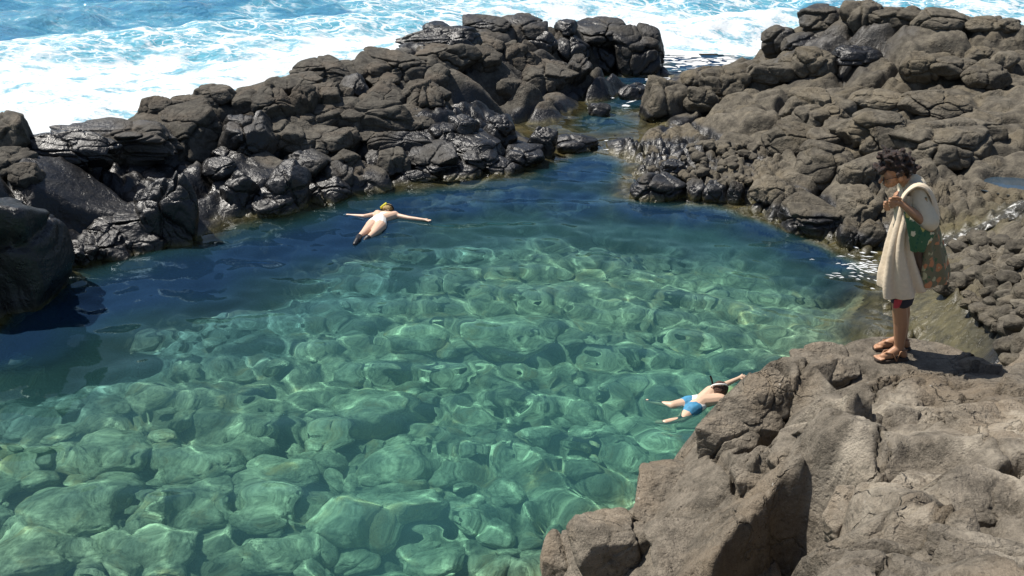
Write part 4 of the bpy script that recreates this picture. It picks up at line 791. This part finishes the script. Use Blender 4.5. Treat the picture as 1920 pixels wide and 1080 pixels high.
# --- swimmers: joints read off the water plane
def W3(px, py, z): return tuple(at_z(px, py, z))
wc = W3(708, 412, 0); wom = person('person', 'snorkeller with yellow mask strap floating face down with arms spread wide', (wc[0], wc[1], -.03))
def R3(px, py, z): a = W3(px, py, z); return (a[0]-wc[0], a[1]-wc[1], z)
def limb(a, ra, b, rb, c, rc): return [(a, ra, b, rb), (b, rb, c, rc)]
def hand3(w_, d, sd, r=.011):
    w_ = np.array(w_); d = np.array(d)/np.linalg.norm(d); s_ = np.cross(d, (0, 0, 1.)); s_ /= np.linalg.norm(s_); o = [(tuple(w_), .026, tuple(w_+d*.075), .028)]
    for k in range(4):
        b = w_+d*.08+s_*(-.030+.020*k); e = b+d*(.062, .074, .070, .052)[k]+s_*(-.012+.008*k); o.append((tuple(b), r, tuple(e), r*.8))
    b = w_+d*.03+s_*.03*sd; o.append((tuple(b), r*1.2, tuple(b+d*.03+s_*.04*sd), r)); return o
sl, sr = R3(708,399,.05), R3(740,401,.05); el, er = R3(682,403,.04), R3(766,406,.04); hl, hr = R3(658,401,.04), R3(793,409,.04)
hipl, hipr = R3(697,421,.02), R3(712,423,.02); knl, knr = R3(684,432,.06), R3(702,433,.06); anl, anr = R3(673,441,.06), R3(690,443,.05); hd = R3(727,390,.09); nk = R3(724,398,.06)
ch = R3(722,402,.02); wa_ = R3(712,411,.02)
wb = limb(sl,.055,el,.041,hl,.028)+limb(sr,.055,er,.041,hr,.028)+hand3(hl, np.array(hl)-np.array(el), 1)+hand3(hr, np.array(hr)-np.array(er), -1)
wb += [(sl,.07,sr,.07),(sl,.085,wa_,.115),(sr,.085,wa_,.115),(wa_,.125,hipl,.12),(wa_,.125,hipr,.12),(hipl,.115,knl,.068),(knl,.066,anl,.042),(hipr,.115,knr,.068),(knr,.066,anr,.042),(nk,.06,hd,.06),(hd,(.085,.105,.088),0)]
recv(blob_mesh('body', wb, SK_W, wom, .010, 5))
recv(blob_mesh('hair', [((hd[0],hd[1]+.005,hd[2]+.022),(.094,.112,.088),0),((hd[0]-.045,hd[1]-.07,hd[2]-.01),.05,(hd[0]-.12,hd[1]-.22,hd[2]-.06),.025),((hd[0]+.02,hd[1]-.06,hd[2]),.055,(hd[0]-.03,hd[1]-.16,hd[2]-.04),.03)], HAIR_W, wom, .009, 2, .010))
tube('mask_strap', [(hd[0]+.112*math.cos(t), hd[1]-.075+.030*math.cos(t*2), hd[2]+.03+.105*math.sin(t)) for t in np.linspace(-.3, math.pi+.3, 16)], .013, BLACK, wom)
tube('snorkel', [(hd[0]-.10,hd[1]+.08,hd[2]-.06), (hd[0]-.12,hd[1]+.0,hd[2]+.02), (hd[0]-.11,hd[1]-.08,hd[2]+.07), (hd[0]-.06,hd[1]-.11,hd[2]+.12), (hd[0]+.0,hd[1]-.10,hd[2]+.16)], .020, YELLOW, wom)
recv(blob_mesh('swimsuit', [(R3(718,405.5,.02),.118,wa_,.127),(wa_,.131,tuple(np.array(hipl)*.8+np.array(wa_)*.2),.126),(wa_,.131,tuple(np.array(hipr)*.8+np.array(wa_)*.2),.126)], WHITE, wom, .010, 4, .004))
for a_, b_ in ((R3(673,441,.06), R3(670,447,.07)), (R3(690,443,.045), R3(686,446,.03))):
    recv(blob_mesh('shoe', [(a_,.056,b_,.05),(b_,.05,(b_[0]-.03,b_[1]-.12,b_[2]-.03),.04)], BLACK, wom, .010, 3))
bc = W3(1318, 752, 0); SHX, SHY = -6, -3; boy = person('person', 'snorkeller in bright blue trunks swimming beside the outcrop with one arm out', (bc[0], bc[1], -.055))
def B3(px, py, z): a = W3(px+SHX, py+SHY, z); return (a[0]-bc[0], a[1]-bc[1], z)
hd = B3(1357,725,.12); s1, s2 = B3(1340,731,.08), B3(1357,746,.05); e1, h1 = B3(1368,716,.12), B3(1390,706,.12); e2, h2 = B3(1376,756,-.05), B3(1392,748,-.1)
p1, p2 = B3(1297,753,.03), B3(1303,766,.03); k1, a1 = B3(1266,757,.06), B3(1238,753,.05); k2, a2 = B3(1284,783,.0), B3(1254,788,.01); f1, f2 = B3(1219,748,.045), B3(1238,790,-.02); wa_ = B3(1322,750,.05)
bb = limb(s1,.048,e1,.037,h1,.026)+limb(s2,.048,e2,.037,h2,.026)+hand3(h1, np.array(h1)-np.array(e1), 1, .010)+hand3(h2, np.array(h2)-np.array(e2), -1, .010)
bb += [(s1,.07,s2,.07),(s1,.085,wa_,.10),(s2,.085,wa_,.10),(wa_,.10,p1,.095),(wa_,.10,p2,.095),(p1,.09,k1,.058),(k1,.056,a1,.038),(a1,.038,f1,.030),(p2,.09,k2,.058),(k2,.056,a2,.038),(a2,.038,f2,.028),(B3(1349,737,.08),.05,hd,.06),(hd,(.082,.10,.085),0)]
recv(blob_mesh('body', bb, SK_B, boy, .009, 5))
recv(blob_mesh('hair', [((hd[0]-.005,hd[1]-.01,hd[2]+.015),(.098,.105,.092),0),((hd[0]-.06,hd[1]-.06,hd[2]-.01),.04,(hd[0]-.11,hd[1]-.11,hd[2]-.05),.025)], HAIR_B, boy, .008, 2, .012))
tube('mask_strap', [(hd[0]-.02+.104*math.cos(t), hd[1]-.05+.03*math.cos(2*t), hd[2]+.02+.095*math.sin(t)) for t in np.linspace(-.3, math.pi+.3, 16)], .010, WHITE, boy)
tube('snorkel', [(hd[0]+.02,hd[1]+.12,hd[2]-.08), (hd[0]-.07,hd[1]+.09,hd[2]+.0), (hd[0]-.10,hd[1]+.05,hd[2]+.10), (hd[0]-.12,hd[1]+.05,hd[2]+.15)], .012, BLACK, boy)
tk = recv(blob_mesh('swim_trunks', [(B3(1307,753,.03),.103,p1,.102),(B3(1310,762,.03),.102,p2,.101),(p1,.10,tuple(np.array(p1)*.72+np.array(k1)*.28),.085),(p2,.10,tuple(np.array(p2)*.75+np.array(k2)*.25),.088)], BLUE, boy, .009, 4, .006))
recv(blob_mesh('waistband', [(B3(1314,751,.035),.104,B3(1310,752.5,.035),.108),(B3(1317,758,.03),.096,B3(1313,759.5,.03),.104)], WHITE, tk, .009, 4))
# ------------------------------------------------------------------ light, sky, camera
EL = math.radians(60); SUN = Vector((-.90*math.cos(EL), .436*math.cos(EL), math.sin(EL)))
s = bpy.data.lights.new('sun', 'SUN'); s.energy = 5.; s.angle = math.radians(.5); s.color = (1, .95, .87); s.cycles.is_caustics_light = True
so = bpy.data.objects.new('sun', s); COL.objects.link(so); so.rotation_euler = SUN.to_track_quat('Z', 'Y').to_euler(); so.location = (-20, 10, 30)
wd_ = bpy.data.worlds.new('World'); C.world = wd_; wd_.use_nodes = True; n = wd_.node_tree
sk = n.nodes.new('ShaderNodeTexSky'); sk.sky_type = 'NISHITA'; sk.sun_disc = False; sk.sun_elevation = EL; sk.sun_rotation = math.atan2(SUN.x, SUN.y)
n.links.new(sk.outputs[0], n.nodes['Background'].inputs[0]); n.nodes['Background'].inputs[1].default_value = .075
cd = bpy.data.cameras.new('camera'); cd.sensor_width = 36; cd.lens = 36*F_PX/1920; cd.clip_end = 5000; cd.clip_start = .05
co = bpy.data.objects.new('camera', cd); COL.objects.link(co); co.location = CAM; co.rotation_euler = (math.pi/2-PITCH, 0, 0); C.camera = co
C.view_settings.view_transform = 'Standard'; C.view_settings.look = 'None'; C.view_settings.exposure = .45
C.cycles.use_denoising = True; C.cycles.sample_clamp_indirect = 6; C.cycles.max_bounces = 10; C.cycles.caustics_reflective = False
